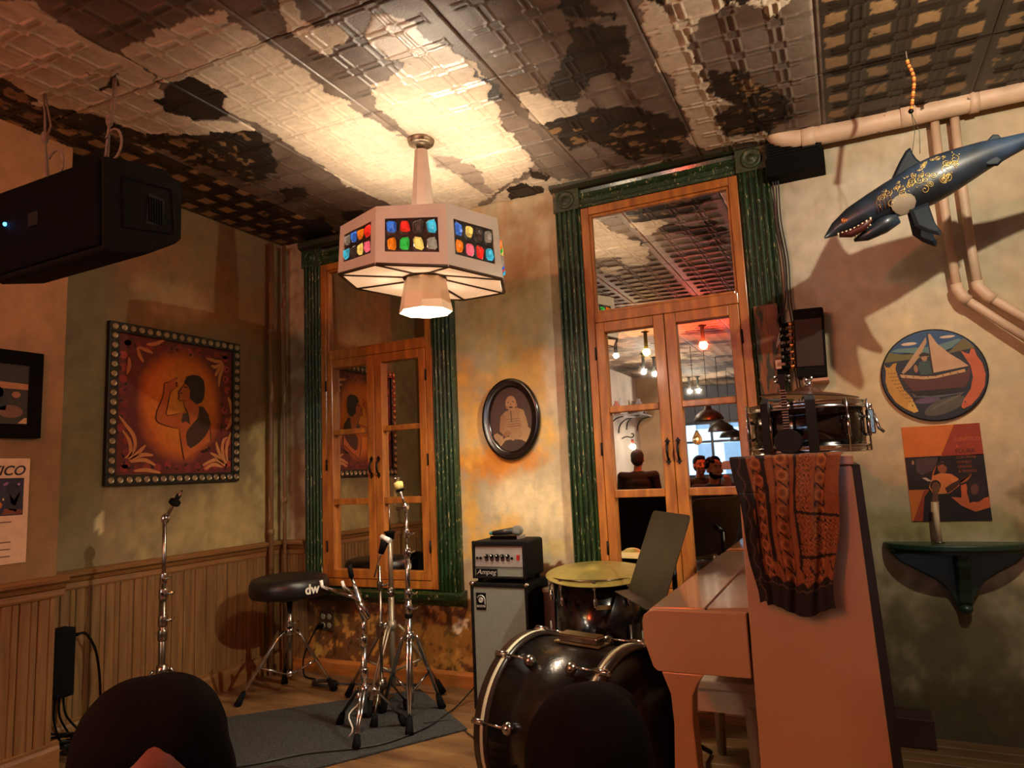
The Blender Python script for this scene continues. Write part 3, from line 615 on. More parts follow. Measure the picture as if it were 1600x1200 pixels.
# ---------------------------------------------------------------- drum hardware on the stage
CHR = M('chrome', (205, 205, 205), .13, 1., var=.1, scale=20)
CHD = M('worn_chrome', (150, 142, 130), .25, 1., var=.2, scale=20)
RUB = M('black_rubber', (11, 11, 11), .8, var=.1, spec=.1)
VIN = M('black_vinyl', (20, 18, 16), .38, var=.1, bump=.05, bscale=200)
def tripod(t, c, hub, feet, mat, low=None, r=.009, double=True):
    fz = .010 if c[0] > -2.95 else 0.
    # legs from a hub collar to rubber feet, braces from mid leg to the low collar
    obj('hub', MB().lathe([(.024, -.02), (.026, 0), (.024, .03)], (c[0], c[1], hub)), mat, t)
    for fx, fy in feet:
        p0 = Vector((c[0], c[1], hub)); f = Vector((fx, fy, .036 + fz)); d = (f - p0); d2 = Vector((d.x, d.y, 0)).normalized(); s = d2.cross(Vector((0, 0, 1))) * .009
        sh = p0 + d2 * .035 + Vector((0, 0, .005)); m = MB()
        kn = sh + (f - sh) * .12 + Vector((0, 0, .012))
        for sg in ((1, -1) if double else (0,)): m.tube([sh + s * sg, kn + s * sg, f + s * sg * .4], [r * .8, r * .8, r * .7], 6)
        L_ = obj('leg', m, mat, t)
        obj('rubber_foot', MB().tube([f + (sh - f) * .10, f + Vector((0, 0, -.012)), f + d2 * .012 + Vector((0, 0, -.035))], [.014, .019, .021], 8), RUB, L_)
        if low:
            md = sh + (f - sh) * .55
            obj('brace', MB().tube([Vector((c[0], c[1], low)) + d2 * .018, md], .006, 6), mat, L_)
    if low: obj('low_collar', MB().lathe([(.018, -.015), (.02, 0), (.018, .015)], (c[0], c[1], low)), mat, t)
def pole(t, c, z0, z1, r, mat, name='pole'): return obj(name, MB().tube([(c[0], c[1], z0), (c[0], c[1], z1)], r, 12), mat, t)
def clamp(t, c, z, mat, a=0., r=.021):
    d = Vector((math.cos(a), math.sin(a), 0)); o = Vector((c[0], c[1], z))
    k = obj('collar', MB().lathe([(r * .9, -.025), (r, -.02), (r, .02), (r * .9, .025)], o), mat, t)
    m = MB().tube([o + d * r, o + d * (r + .022)], .006, 8); q = o + d * (r + .022); s = Vector((-d.y, d.x, 0))
    m.tube([q - s * .020 + Vector((0, 0, .008)), q, q + s * .020 + Vector((0, 0, .008))], [.005, .006, .005], 6)
    obj('wing_nut', m, CHR, k); return k
# drum throne
tc = (-3.025, -.43)
t = thing('drum_throne', 'round black drum throne with chrome tripod in the corner by the wainscot', 'stool', (tc[0], tc[1], 0))
tripod(t, tc, .355, [(-3.167, -.669), (-2.835, -.285), (-3.22, -.27)], CHR, .12, .011)
pole(t, tc, .10, .55, .017, CHD); clamp(t, tc, .40, CHR, .3)
obj('bracket', MB().box(tc[0] - .04, tc[0] + .04, tc[1] - .04, tc[1] + .04, .525, .56), RUB, t, bevel=.006)
st = obj('seat', MB().lathe([(.001, .555), (.19, .555), (.215, .562), (.228, .585), (.228, .632), (.215, .66), (.18, .672), (.001, .678)], (tc[0], tc[1], 0), n=40), VIN, t)
na = math.radians(-14); nn = Vector((math.cos(na), math.sin(na), 0))
obj('lettering', text_mb('dw', .075, frame(Vector((tc[0], tc[1], .588)) + nn * .2275, (-nn.y, nn.x, 0), (0, 0, 1)), .0012, bold=.002), M('white_print', (226, 220, 205), .5), st)
# cymbal stand on the left, behind the foreground head
c = (-2.92, -1.35)
t = thing('cymbal_stand', 'bare cymbal stand standing alone under the square folk painting', 'stand', (c[0], c[1], 0), 'drum hardware stands')
tripod(t, c, .385, [(-3.14, -1.52), (-2.68, -1.46), (-2.93, -1.08)], CHD, .16)
pole(t, c, .12, .72, .0145, CHD); pole(t, c, .70, 1.065, .0095, CHD, 'upper_tube')
clamp(t, c, .545, CHD, 2.8); clamp(t, c, .61, CHD, .4); clamp(t, c, .73, CHR, .6); clamp(t, c, .80, CHR, -.3, .015)
obj('tilter', MB().ball((c[0] + .005, c[1], 1.075), (.018, .022, .024), 10, 8), CHR, t)
obj('boom_arm', MB().tube([(c[0], c[1], 1.07), (c[0] + .05, c[1], 1.13), (c[0] + .115, c[1], 1.20)], [.010, .008, .006], 8), CHR, t)
obj('felt_stop', MB().lathe([(.010, -.022), (.026, -.02), (.026, -.008), (.010, -.006), (.012, .03)], (c[0] + .075, c[1], 1.16), (.65, 0, .76)), RUB, t)
# boom cymbal stand right of the middle
c = (-2.105, -.55)
t = thing('cymbal_stand', 'tall chrome cymbal stand with yellow felts and a tilted top before the left window', 'stand', (c[0], c[1], 0), 'drum hardware stands')
tripod(t, c, .405, [(-1.987, -.738), (-2.037, -.377), (-2.29, -.53)], CHR, .14)
pole(t, c, .09, .60, .0155, CHR); pole(t, c, .56, .84, .0125, CHR, 'middle_tube'); pole(t, c, .82, 1.075, .0075, CHR, 'upper_tube')
clamp(t, c, .545, CHR, .0); clamp(t, c, .62, CHR, -.1); clamp(t, c, .83, CHR, -.4, .018); clamp(t, c, .925, CHR, .2, .013)
obj('lock_ring', MB().lathe([(.018, .5), (.02, .505), (.02, .525), (.018, .53)], (c[0], c[1], 0)), RUB, t)
obj('tilter', MB().ball((c[0], c[1] - .005, 1.065), (.02, .024, .026), 10, 8), CHR, t)
obj('tilter_screw', MB().tube([(c[0] - .05, c[1] - .012, 1.055), (c[0] + .02, c[1] - .012, 1.06)], .009, 8), CHR, t)
obj('boom_arm', MB().tube([(c[0], c[1], 1.065), (c[0] - .022, c[1], 1.115), (c[0] - .045, c[1], 1.19), (c[0] - .052, c[1], 1.225)], [.009, .007, .007, .005], 8), CHR, t)
ax = Vector((-.3, 0, .95)).normalized(); o = Vector((c[0] - .042, c[1], 1.175))
obj('felt', MB().lathe([(.008, -.02), (.021, -.02), (.024, -.004), (.024, .016), (.018, .02)], o, ax), M('yellow_felt', (206, 190, 110), .9, var=.2, bump=.3), t)
obj('felt_base', MB().lathe([(.012, -.032), (.022, -.03), (.022, -.02)], o, ax), RUB, t)
m = MB().lathe([(.01, .02), (.011, .04)], o, ax)
for sg in (-1, 1): m.tube([o + ax * .028, o + ax * .045 + Vector((.022 * sg, -.004, .006))], [.008, .006], 6)
obj('wing_nut', m, CHR, t)
# hi-hat stand
c = (-2.372, -.33)
t = thing('hi_hat_stand', 'grey hi-hat stand with a bare rod and no cymbals, behind the two chrome stands', 'stand', (c[0], c[1], 0), 'drum hardware stands')
GREYM = M('dull_grey_tube', (160, 146, 124), .4, .7, var=.15)
tripod(t, c, .40, [(-2.65, -.36), (-2.33, -.60), (-2.17, -.16)], GREYM, .16, .010)
pole(t, c, .08, .60, .0165, GREYM); pole(t, c, .58, .885, .014, GREYM, 'upper_tube'); clamp(t, c, .585, CHD, -1.2)
obj('cymbal_seat', MB().lathe([(.012, .87), (.024, .875), (.026, .905), (.034, .91), (.034, .918), (.008, .922)], (c[0], c[1], 0)), RUB, t)
obj('pull_rod', MB().tube([(c[0], c[1], .9), (c[0], c[1], 1.065)], .0035, 6), CHD, t)
obj('foot_pedal', MB().box(c[0] - .04, c[0] + .04, c[1] - .30, c[1] - .04, .034, .049, None), CHD, t, bevel=.006)
# snare stand with folded basket
c = (-2.215, -.78)
t = thing('snare_stand', 'low chrome snare drum stand with its basket arms folded, front of the dark mat', 'stand', (c[0], c[1], 0), 'drum hardware stands')
tripod(t, c, .20, [(-2.124, -.958), (-2.085, -.65), (-2.40, -.735)], CHR, None)
pole(t, c, .10, .44, .0145, CHR); pole(t, c, .42, .55, .0105, CHR, 'upper_tube'); clamp(t, c, .43, CHR, 2.6, .02); clamp(t, c, .28, CHR, 2.3)
for k, (ang, z) in enumerate(((-2.124 - c[0], 0), (-.0, 0))):
    pass
obj('tilter', MB().tube([(c[0] + .01, c[1], .535), (c[0] - .025, c[1], .62)], [.016, .020], 8), CHR, t)
WR = M('white_rubber', (214, 214, 206), .5)
hd = Vector((c[0] - .02, c[1], .625))
for k, (e, tip) in enumerate(((Vector((-2.455, -.80, .688)), Vector((-2.462, -.80, .718))), (Vector((-2.40, -.70, .672)), Vector((-2.41, -.70, .70))))):
    a_ = obj('basket_arm', MB().tube([hd + Vector((0, 0, .01 - .03 * k)), hd + (e - hd) * .3 + Vector((0, 0, .006)), e], [.016, .013, .008], 8), CHR, t)
    obj('rubber_grip', MB().tube([e - (e - hd) * .18, e, tip], .009, 8), WR, a_)
e = Vector((-2.275, -.79, .735))
a_ = obj('basket_arm', MB().tube([Vector((c[0] + .035, c[1], .54)), hd + Vector((.004, 0, -.02)), hd + (e - hd) * .5, e], [.012, .016, .011, .008], 8), CHR, t)
obj('rubber_grip', MB().tube([e, e + Vector((-.012, -.002, .06))], [.013, .012], 10), RUB, a_)
obj('stranded_wire', MB().tube([(c[0] + .0 + .022 * math.sin(i * .9), c[1] - .05 - i * .008, .20 - i * .0165) for i in range(11)], .004, 6), WR, t)
# slim stand with a black beater
c = (-2.275, -.56)
t = thing('beater_stand', 'slim hardware stand holding a black beater with pale tip between the stands', 'stand', (c[0], c[1], 0), 'drum hardware stands')
tripod(t, c, .16, [(-2.42, -.50), (-2.22, -.70), (-2.20, -.45)], CHD, None, .008, False)
pole(t, c, .05, .76, .008, CHD); clamp(t, c, .66, CHD, .2, .016); clamp(t, c, .45, CHD, 1.8, .015)
obj('beater_rod', MB().tube([(c[0] - .035, c[1], .70), (c[0] + .0, c[1], .80), (c[0] + .025, c[1], .86)], .0045, 6), CHR, t)
b_ = obj('beater_head', MB().tube([(c[0] + .01, c[1], .825), (c[0] + .04, c[1], .895)], [.016, .024], 10), RUB, t)
obj('beater_tip', MB().tube([(c[0] + .018, c[1] - .004, .912), (c[0] + .075, c[1] - .004, .888)], [.014, .014], 10), WR, b_)
obj('counterweight', MB().box(c[0] - .02, c[0] + .01, c[1] - .015, c[1] + .015, .40, .46), CHD, t, bevel=.004)
# mat
MATC = M('charcoal_carpet', (34, 36, 35), .95, var=.35, scale=90, bump=.6, bscale=260, col2=(62, 63, 60), mixscale=160, mixlo=.5, mixhi=.62)
q = [(-2.33, -.125), (-1.765, -.575), (-2.50, -1.72), (-3.25, -1.02)]
t = obj('stage_mat', MB().prism(q, 0, .009, frame((0, 0, .0006), (1, 0, 0), (0, 1, 0))), MATC, label='dark charcoal carpet mat under the drum stands', cat='mat', bevel=.003)
CAB = M('black_cable', (20, 19, 18), .5)
def smooth_path(p, n=6):
    P = [Vector(x) for x in p]; o = []
    for i in range(len(P) - 1):
        a, b, c_, d = P[max(i - 1, 0)], P[i], P[i + 1], P[min(i + 2, len(P) - 1)]
        for k in range(n):
            s = k / n; o.append(.5 * ((2 * b) + (c_ - a) * s + (2 * a - 5 * b + 4 * c_ - d) * s * s + (3 * b - a - 3 * c_ + d) * s ** 3))
    return o + [P[-1]]
def cable(label, pts, r=.004, mat=None, name='cable', group=None, cat='cable'):
    return obj(name, MB().tube(smooth_path(pts), r, 6), mat or CAB, label=label, cat=cat, group=group)
cable('long black cable snaking across the mat towards the bass amplifier', [(-2.62, -1.42, .016), (-2.43, -1.26, .016), (-2.3, -1.1, .016), (-2.11, -.97, .016), (-2.01, -.85, .016), (-1.95, -.64, .016), (-1.96, -.45, .012), (-1.97, -.28, .02), (-1.93, -.10, .12), (-1.90, -.03, .30)])
cable('short thin cable crossing the mat corner to the bass drum', [(-2.0, -.60, .016), (-1.92, -.52, .012), (-1.86, -.50, .006), (-1.74, -.62, .006), (-1.55, -.75, .006)], .003)
cable('black cable coiled on the floor boards by the throne foot', [(-2.95 + .085 * math.cos(a) * (1 + .05 * math.sin(3 * a)), -.22 + .05 * math.sin(a), .008 + .002 * (a / 3)) for a in np.linspace(0, 6 * PI, 36)] + [(-2.75, -.15, .006), (-2.4, -.06, .006)], .006)
# ---------------------------------------------------------------- bass amplifier, cabinet, microphone
TLX = M('black_tolex', (15, 13, 11), .7, var=.15, bump=.35, bscale=350, spec=.12)
GRL = M('silver_grille_cloth', (112, 116, 104), .7, .0, var=.12, scale=160, bump=.4, bscale=400)
SLV = M('brushed_silver', (186, 186, 180), .32, .75, var=.08, scale=20)
LOGO = M('logo_silver', (205, 203, 195), .35, .6)
t = thing('speaker_cabinet', 'tall black bass speaker cabinet with silver grille cloth left of the floor tom', 'amplifier', (-1.68, -.22, 0))
x0, x1, yf, yb, z1 = -1.846, -1.514, -.36, -.085, .655
m = MB().box(x0, x1, yf + .012, yb, .018, z1)
obj('body', m, TLX, t, bevel=.012)
fm = MB()
for a in ((x0, x0 + .018, .018, z1), (x1 - .018, x1, .018, z1), (x0 + .018, x1 - .018, z1 - .022, z1), (x0 + .018, x1 - .018, .018, .038)): fm.box(a[0], a[1], yf, yf + .02, a[2], a[3])
obj('front_rim', fm, TLX, t, bevel=.005)
obj('grille', MB().box(x0 + .018, x1 - .018, yf + .006, yf + .013, .038, z1 - .022), GRL, t)
def a_logo(par, cx, cz, w_, y):
    F_ = frame((cx, y, cz), (1, 0, 0), (0, 0, 1)); h = w_ * 1.5
    b_ = obj('badge', MB().prism([(-w_ / 2, -h / 2), (w_ / 2, -h / 2), (w_ / 2, h / 2), (-w_ / 2, h / 2)], 0, .003, F_), RUB, par, bevel=.001)
    m = MB(); arc = lambda r, a0, a1, n: [F_(r * math.cos(a) * w_, .12 * w_ + r * math.sin(a) * w_, .0035) for a in np.linspace(a0, a1, n)]
    m.tube(arc(.2, 0, 2 * PI, 18)[:-1], w_ * .045, 6, closed=True); m.tube(arc(.09, 0, 2 * PI, 12)[:-1], w_ * .035, 6, closed=True)
    m.tube(arc(.40, PI * .88, 0, 10) + [F_(.40 * w_, -.2 * w_, .0035), F_(.44 * w_, -.26 * w_, .0035)], w_ * .05, 6)
    m.prism([(-w_ * .42, -h * .34), (w_ * .42, -h * .34), (w_ * .42, -h * .22), (-w_ * .42, -h * .22)], .003, .0036, F_)
    obj('emblem', m, LOGO, b_)
    obj('lettering', text_mb('Ampeg', w_ * .22, lambda a, b, hh: F_(a, b - h * .315, .0037 + hh * .3)), RUB, b_)
a_logo(t, x0 + .062, z1 - .095, .058, yf + .006)
for cx in (x0, x1): obj('corner_cap', MB().ball((cx + (.01 if cx == x0 else -.01), yf + .01, z1 - .008), (.019, .014, .014), 10, 6), CHD, t)
for cx in (x0 + .04, x1 - .04):
    for cy in (yf + .04, yb - .04): obj('foot', MB().lathe([(.016, 0), (.018, .018)], (cx, cy, 0), n=12), RUB, t)
t = thing('amplifier_head', 'small black and silver bass amplifier head on the speaker cabinet', 'amplifier', (-1.67, -.23, .656))
x0, x1, yb, z0, z1 = -1.826, -1.52, -.115, .676, .868
obj('body', MB().box(x0, x1, yf + .01, yb, z0, z1), TLX, t, bevel=.016, seg=3)
fm = MB()
for a in ((x0, x0 + .014, z0, z1), (x1 - .014, x1, z0, z1), (x0 + .014, x1 - .014, z1 - .024, z1), (x0 + .014, x1 - .014, z0, z0 + .014)): fm.box(a[0], a[1], yf - .004, yf + .02, a[2], a[3])
obj('front_rim', fm, TLX, t, bevel=.005)
P_ = obj('control_panel', MB().prism([(yf + .004, z0 + .062), (yf + .010, z0 + .05), (yf + .012, z0 + .05), (yf + .012, z1 - .026), (yf + .008, z1 - .026)], x0 + .016, x1 - .016, lambda a, b, h: Vector((h, a, b))), SLV, t)
for k in range(5):
    x = x0 + .084 + k * .031; y = yf + .004
    kn = obj('knob', MB().lathe([(.011, 0), (.011, .010), (.008, .014), (.001, .014)], (x, y, z0 + .115), (0, -1, 0), 14), RUB, P_)
    obj('knob_cap', MB().lathe([(.0065, .0142), (.0065, .0152), (.001, .0155)], (x - .001, y, z0 + .117), (0, -1, 0), 12), CHR, kn)
    obj('knob_scale', MB().lathe([(.012, 0), (.012, .0012), (.001, .0012)], (x, y + .001, z0 + .10), (0, -1, 0), 14), M('scale_grey', (92, 80, 76), .5), P_)
for k, x in enumerate((x0 + .03, x0 + .05, x0 + .232)): obj('jack', MB().lathe([(.006, 0), (.007, .006), (.003, .006), (.003, .002)], (x, yf + .004, z0 + .105), (0, -1, 0), 10), RUB, P_)
obj('power_switch', MB().box(x1 - .046, x1 - .032, yf - .002, yf + .006, z0 + .096, z0 + .122), M('red_switch', (150, 24, 18), .3), P_)
obj('red_stripe', MB().box(x0 + .017, x1 - .017, yf + .004, yf + .009, z1 - .032, z1 - .027), M('stripe_maroon', (96, 46, 40), .5), P_)
g_ = obj('lower_grille', MB().box(x0 + .014, x1 - .014, yf + .004, yf + .012, z0 + .014, z0 + .048), GRL, t)
b_ = obj('name_plate', MB().box(x0 + .02, x0 + .145, yf + .0, yf + .006, z0 + .013, z0 + .05), RUB, t, bevel=.002)
obj('lettering', text_mb('Ampeg', .034, frame((x0 + .082, yf, z0 + .023), (1, 0, 0), (0, 0, 1)), .001, shear=.3, sx=1.15), LOGO, b_)
for cx in (x0 + .03, x1 - .03):
    for cy in (yf + .03, yb - .03): obj('foot', MB().lathe([(.014, .656), (.014, z0 + .004)], (cx, cy, 0), n=12), RUB, t)
t = thing('guitar_pedal_case', 'flat black case on top of the bass amplifier head', 'case', (-1.66, -.24, .869))
obj('body', MB().box(-1.76, -1.60, -.275, -.20, .869, .885), TLX, t, bevel=.003); obj('metal_edge', MB().box(-1.60, -1.585, -.275, -.20, .869, .889), SLV, t)
t = thing('microphone', 'handheld vocal microphone lying on top of the bass amplifier', 'microphone', (-1.66, -.28, .9))
a, b = Vector((-1.735, -.285, .902)), Vector((-1.615, -.285, .913))
obj('handle', MB().tube([a, b], [.012, .019], 14), M('mic_grey', (44, 42, 40), .4, .3), t)
obj('grille_ball', MB().lathe([(.019, 0), (.026, .012), (.027, .024), (.024, .042), (.014, .053), (.001, .056)], b, (b - a).normalized(), 16), M('mic_mesh', (150, 150, 142), .4, .8, bump=.8, bscale=500), t)
obj('tail_tape', MB().tube([a - (b - a) * .16, a], [.008, .011], 10), M('teal_tape', (40, 130, 120), .5), t)
DKB = M('dark_red_wood', (62, 30, 18), .45, var=.35, scale=5, stretch=(5, 5, 1))
t = thing('wooden_cabinet', 'dark reddish wooden box between the bass amplifier and the floor tom', 'box', (-1.40, -.12, 0))
obj('carcass', MB().box(-1.495, -1.30, -.21, -.02, 0, .59), DKB, t, bevel=.004); obj('top', MB().box(-1.498, -1.297, -.215, -.018, .59, .612), M('grey_board', (112, 96, 76), .7, var=.2), t, bevel=.003)
# ---------------------------------------------------------------- floor tom with a cymbal lying on it
DRM = M('black_lacquer', (12, 10, 10), .14, var=.1, coat=.6)
HOOP = M('dark_chrome_hoop', (120, 104, 92), .2, 1.)
HEAD = M('drum_head', (190, 184, 170), .5)
tc = Vector((-1.165, -.315, 0)); r = .208
t = thing('floor_tom', 'deep black floor tom with chrome lugs behind the bass drum', 'drum', tc)
obj('shell', MB().lathe([(r, .20), (r, .695)], tc, n=40), DRM, t)
obj('batter_head', MB().lathe([(r - .004, .695), (r - .004, .70)], tc, n=40), HEAD, t)
for z in (.69, .20): obj('hoop', MB().lathe([(r + .002, z - .014), (r + .012, z - .012), (r + .010, z + .014), (r + .016, z + .018), (r + .002, z + .018)], tc, n=40), HOOP, t)
for k in range(8):
    an = math.radians(-72 + 45 * k); d = Vector((math.cos(an), math.sin(an), 0)); p = tc + d * (r + .012)
    lg = obj('lug', MB().ball(p + Vector((0, 0, .61)), (.012, .012, .026), 8, 6), CHR, t)
    obj('tension_rod', MB().tube([p + Vector((0, 0, .61)) + d * .006, p + d * .006 + Vector((0, 0, .70))], .0045, 6), CHR, lg)
    obj('claw', MB().box(-.009, .009, -.009, .009, .668, .706, Matrix.Translation(p + d * .004)), CHR, lg, bevel=.003)
    l2 = obj('lower_lug', MB().ball(p + Vector((0, 0, .28)), (.012, .012, .026), 8, 6), CHR, t)
for an in (-150, -30, 90):
    d = Vector((math.cos(math.radians(an)), math.sin(math.radians(an)), 0)); p = tc + d * (r + .02)
    l_ = obj('leg', MB().tube([p + Vector((0, 0, .50)), p + Vector((0, 0, .12)), p + d * .03 + Vector((0, 0, .02))], .006, 8), CHR, t)
    obj('leg_bracket', MB().ball(p + Vector((0, 0, .34)) - d * .008, (.02, .02, .03), 8, 6), CHR, l_); obj('rubber_foot', MB().ball(p + d * .03 + Vector((0, 0, .018)), .018, 8, 6), RUB, l_)
nb = Vector((math.cos(math.radians(-62)), math.sin(math.radians(-62)), 0))
obj('badge', MB().prism([(-.035, -.01), (.035, -.01), (.035, .01), (-.035, .01)], 0, .003, frame(tc + nb * (r - .001) + Vector((0, 0, .585)), (-nb.y, nb.x, 0), (0, 0, 1))), M('gold_badge', (120, 96, 60), .4, .6), t)
BRS = M('dusty_brass', (172, 158, 84), .36, .75, var=.12, scale=20, bump=.05, bscale=150)
o = tc + Vector((.015, -.01, .712)); ax = Vector((.03, -.10, 1)).normalized()
t = obj('cymbal', MB().lathe([(.252, 0), (.20, .011), (.12, .021), (.062, .027), (.05, .034), (.034, .045), (.012, .05), (.006, .05), (.006, .047), (.03, .042), (.046, .032), (.058, .024), (.12, .018), (.20, .008), (.252, -.002)], o, ax, 48, cap=False), BRS, label='large dusty brass cymbal lying on the floor tom', cat='cymbal', org=o)
# ---------------------------------------------------------------- bass drum on its side
A_, B_ = Vector((-1.14, -1.131, .308)), Vector((-.738, -1.242, .308)); ax = (B_ - A_).normalized(); Ln = (B_ - A_).length; r = .288
t = thing('bass_drum', 'big worn black bass drum with striped hoops resting on the floor', 'drum', (-.94, -1.19, 0))
SHL = M('worn_black_shell', (20, 17, 15), .24, var=.3, scale=30, bump=.12, bscale=90, coat=.3, col2=(96, 84, 66), mixlo=.70, mixhi=.74, mixscale=40)
obj('shell', MB().lathe([(r, 0), (r, Ln)], A_, ax, 56), SHL, t)
HPB = M('hoop_brown_black', (40, 28, 22), .3, var=.3, coat=.3); INL = M('hoop_inlay', (196, 196, 164), .4)
hu = ax.orthogonal().normalized(); hv = ax.cross(hu)
up = Vector((0, 0, 1)); sd = ax.cross(up).normalized()          # sd points to the rear or the camera side
if sd.y > 0: sd = -sd
for e, s in ((A_, -1), (B_, 1)):
    hp = obj('hoop', MB().lathe([(r + .004, -.028), (r + .018, -.026), (r + .018, .026), (r + .004, .028)], e + ax * .004 * s, ax, 56, cap=False), HPB, t)
    obj('inlay', MB().lathe([(r + .0182, -.006), (r + .0195, -.006), (r + .0195, .008), (r + .0182, .008)], e - ax * .006 * s, ax, 56, cap=False), INL, hp)
    obj('drum_skin', MB().lathe([(.001, 0), (r, 0), (r, .004), (.001, .004)], e + ax * (.012 if s > 0 else -.016), ax, 48, cap=False), M('black_skin', (16, 14, 13), .3), t)
    for k in range(8):
        an = math.radians(12 + 45 * k); d = up * math.sin(an) + sd * math.cos(an)
        p = e + d * (r + .022)
        cw = obj('claw', MB().tube([p + ax * s * .034 - d * .012, p + ax * s * .03, p - ax * s * .022], [.012, .011, .009], 8), CHR, t)
        obj('tension_rod', MB().tube([p - ax * s * .02, p - ax * s * .115 - d * .004], .0045, 6), CHR, cw)
        lq = p - ax * s * .118 - d * .012
        obj('lug', MB().ball(lq, .022, 10, 6, (Matrix.Scale(1, 4))), CHD if k % 3 else CHR, cw)
mid = (A_ + B_) / 2; d = up
F_ = frame(mid + up * (r + .002) + ax * .02, ax, -sd)
pb = obj('tom_mount', MB().prism([(-.10, -.035), (.10, -.035), (.10, .035), (-.10, .035)], 0, .006, F_), M('mount_gold', (170, 150, 110), .3, .9, var=.2), t)
m = MB().prism([(-.085, -.028), (.085, -.028), (.085, .028), (-.085, .028)], .006, .030, F_); obj('mount_plate', m, CHD, pb, bevel=.005)
m = MB()
for i in range(8): m.prism([(-.08, -.026 + i * .007), (.08, -.026 + i * .007), (.08, -.023 + i * .007), (-.08, -.023 + i * .007)], .030, .033, F_)
obj('mount_ridges', m, M('mount_gold'), pb)
for sg, fx in ((1, .12), (-1, .12)):
    q = mid + sd * sg * (r + .006) * .92 - up * r * .36 - ax * .10
    sp_ = obj('spur', MB().tube([q, q + sd * sg * .07 - up * .17], .008, 8), CHR, t)
    obj('spur_bracket', MB().lathe([(.038, -.004), (.036, .012), (.022, .02), (.012, .026), (.001, .027)], q, (sd * sg - up * .36).normalized(), 16), CHD, sp_)
# ---------------------------------------------------------------- music stand
e = Vector((.56, -.83, 0)).normalized(); n_ = Vector((.83, .56, 0)).normalized(); Bc = Vector((-.81, -.728, .679))
t = thing('music_stand', 'black sheet-metal music stand beside the piano keyboard', 'stand', (Bc.x + .10, Bc.y + .06, 0))
MST = M('stand_black', (42, 38, 28), .42, .3, var=.25, scale=8, col2=(64, 58, 40), mixlo=.55, mixhi=.8, mixscale=6)
up2 = (n_ * .141 + Vector((0, 0, .340))); hh = up2.length; up2.normalize()
F_ = frame(Bc, -e, up2)       # normal towards the reader or away
cr = .022
def rrect(w0, w1, h0, h1, c_): return [(w0, h0), (w1, h0)] + [(w1 - c_ + c_ * math.cos(a), h1 - c_ + c_ * math.sin(a)) for a in (0, .5, 1.05, PI / 2)] + [(w0 + c_ + c_ * math.cos(a), h1 - c_ + c_ * math.sin(a)) for a in (PI / 2, 2.09, 2.6, PI)]
obj('desk', MB().prism(rrect(-.216, .216, 0, hh, cr), 0, .003, F_), MST, t)
lp = [Bc - e * .216, Bc + e * .216]; dn = -n_
obj('ledge', MB().add([lp[0], lp[1], lp[1] + dn * .062 + Vector((0, 0, -.004)), lp[0] + dn * .062 + Vector((0, 0, -.004)), lp[0] - up * .003, lp[1] - up * .003, lp[1] + dn * .062 - up * .007, lp[0] + dn * .062 - up * .007, ],
    [(0, 1, 2, 3), (7, 6, 5, 4), (0, 4, 5, 1), (1, 5, 6, 2), (2, 6, 7, 3), (3, 7, 4, 0)]), MST, t)
fr_ = MB(); mdp = Bc + up2 * (hh * .5) + n_ * .012
fr_.tube([mdp, mdp + n_ * .05 - up * .03], .016, 8); obj('swivel', fr_, IRON, t)
px = mdp + n_ * .055
obj('post', MB().tube([(px.x, px.y, .10), (px.x, px.y, mdp.z - .03)], .011, 10), IRON, t)
for k in range(3):
    a = k * 2 * PI / 3 + 1.2; obj('leg', MB().tube([(px.x, px.y, .14), (px.x + .09 * math.cos(a), px.y + .09 * math.sin(a), .06), (px.x + .17 * math.cos(a), px.y + .17 * math.sin(a), .012)], .010, 8), IRON, t)
# ---------------------------------------------------------------- upright piano (end towards the camera)
PIA = M('piano_white_paint', (176, 134, 92), .42, var=.06, scale=3, bump=.02, bscale=60, coat=.15)
PGL = M('piano_gloss_lid', (170, 138, 108), .14, var=.06, scale=3, coat=.5)
t = thing('upright_piano', 'pale painted upright piano seen from its end, under the snare drum', 'piano', (-.2, -.75, 0))
Y0, Y1 = -1.5, -.05
YF = lambda a, b, h: Vector((a, h, b))
def yprism(poly, y0, y1): return MB().prism(poly, y0, y1, YF)
for k, (y0, y1) in enumerate(((Y0, Y0 + .032), (Y1 - .032, Y1))):
    obj('end_panel', yprism([(-.298, 0), (.042, 0), (.010, 1.195), (-.290, 1.195)], y0, y1), PIA, t, bevel=.004)
    ck = [(-.300, .612), (-.565, .612), (-.578, .622), (-.590, .66), (-.602, .70), (-.604, .752), (-.598, .772), (-.582, .785), (-.56, .789), (-.300, .789)]
    obj('key_cheek', yprism(ck, y0, y1), PIA, t, bevel=.003)
    lg = [(-.555, .612), (-.43, .612), (-.452, .585), (-.468, .55), (-.472, .48), (-.466, .30), (-.466, .05), (-.455, .0), (-.545, .0), (-.537, .05), (-.537, .32), (-.528, .47), (-.532, .55), (-.545, .585)]
    obj('leg', yprism(lg, y0, y0 + .075) if k == 0 else yprism(lg, y1 - .075, y1), PIA, t, bevel=.004)
obj('top_lid', yprism([(-.332, 1.197), (.016, 1.197), (.016, 1.222), (-.325, 1.222), (-.332, 1.216)], Y0 - .012, Y1 + .004), PIA, t, bevel=.003)
obj('upper_panel', MB().box(-.293, -.27, Y0 + .032, Y1 - .032, .80, 1.197), PIA, t)
obj('lower_panel', MB().box(-.285, -.265, Y0 + .032, Y1 - .032, .06, .62), PIA, t)
obj('keybed', MB().box(-.585, -.29, Y0 + .032, Y1 - .032, .622, .69), PIA, t)
obj('keyslip', MB().box(-.596, -.575, Y0 + .032, Y1 - .032, .64, .765), PIA, t, bevel=.006)
f_ = obj('fallboard', yprism([(-.592, .765), (-.59, .782), (-.575, .791), (-.42, .793), (-.42, .778), (-.575, .768)], Y0 + .034, Y1 - .034), PGL, t, bevel=.004)
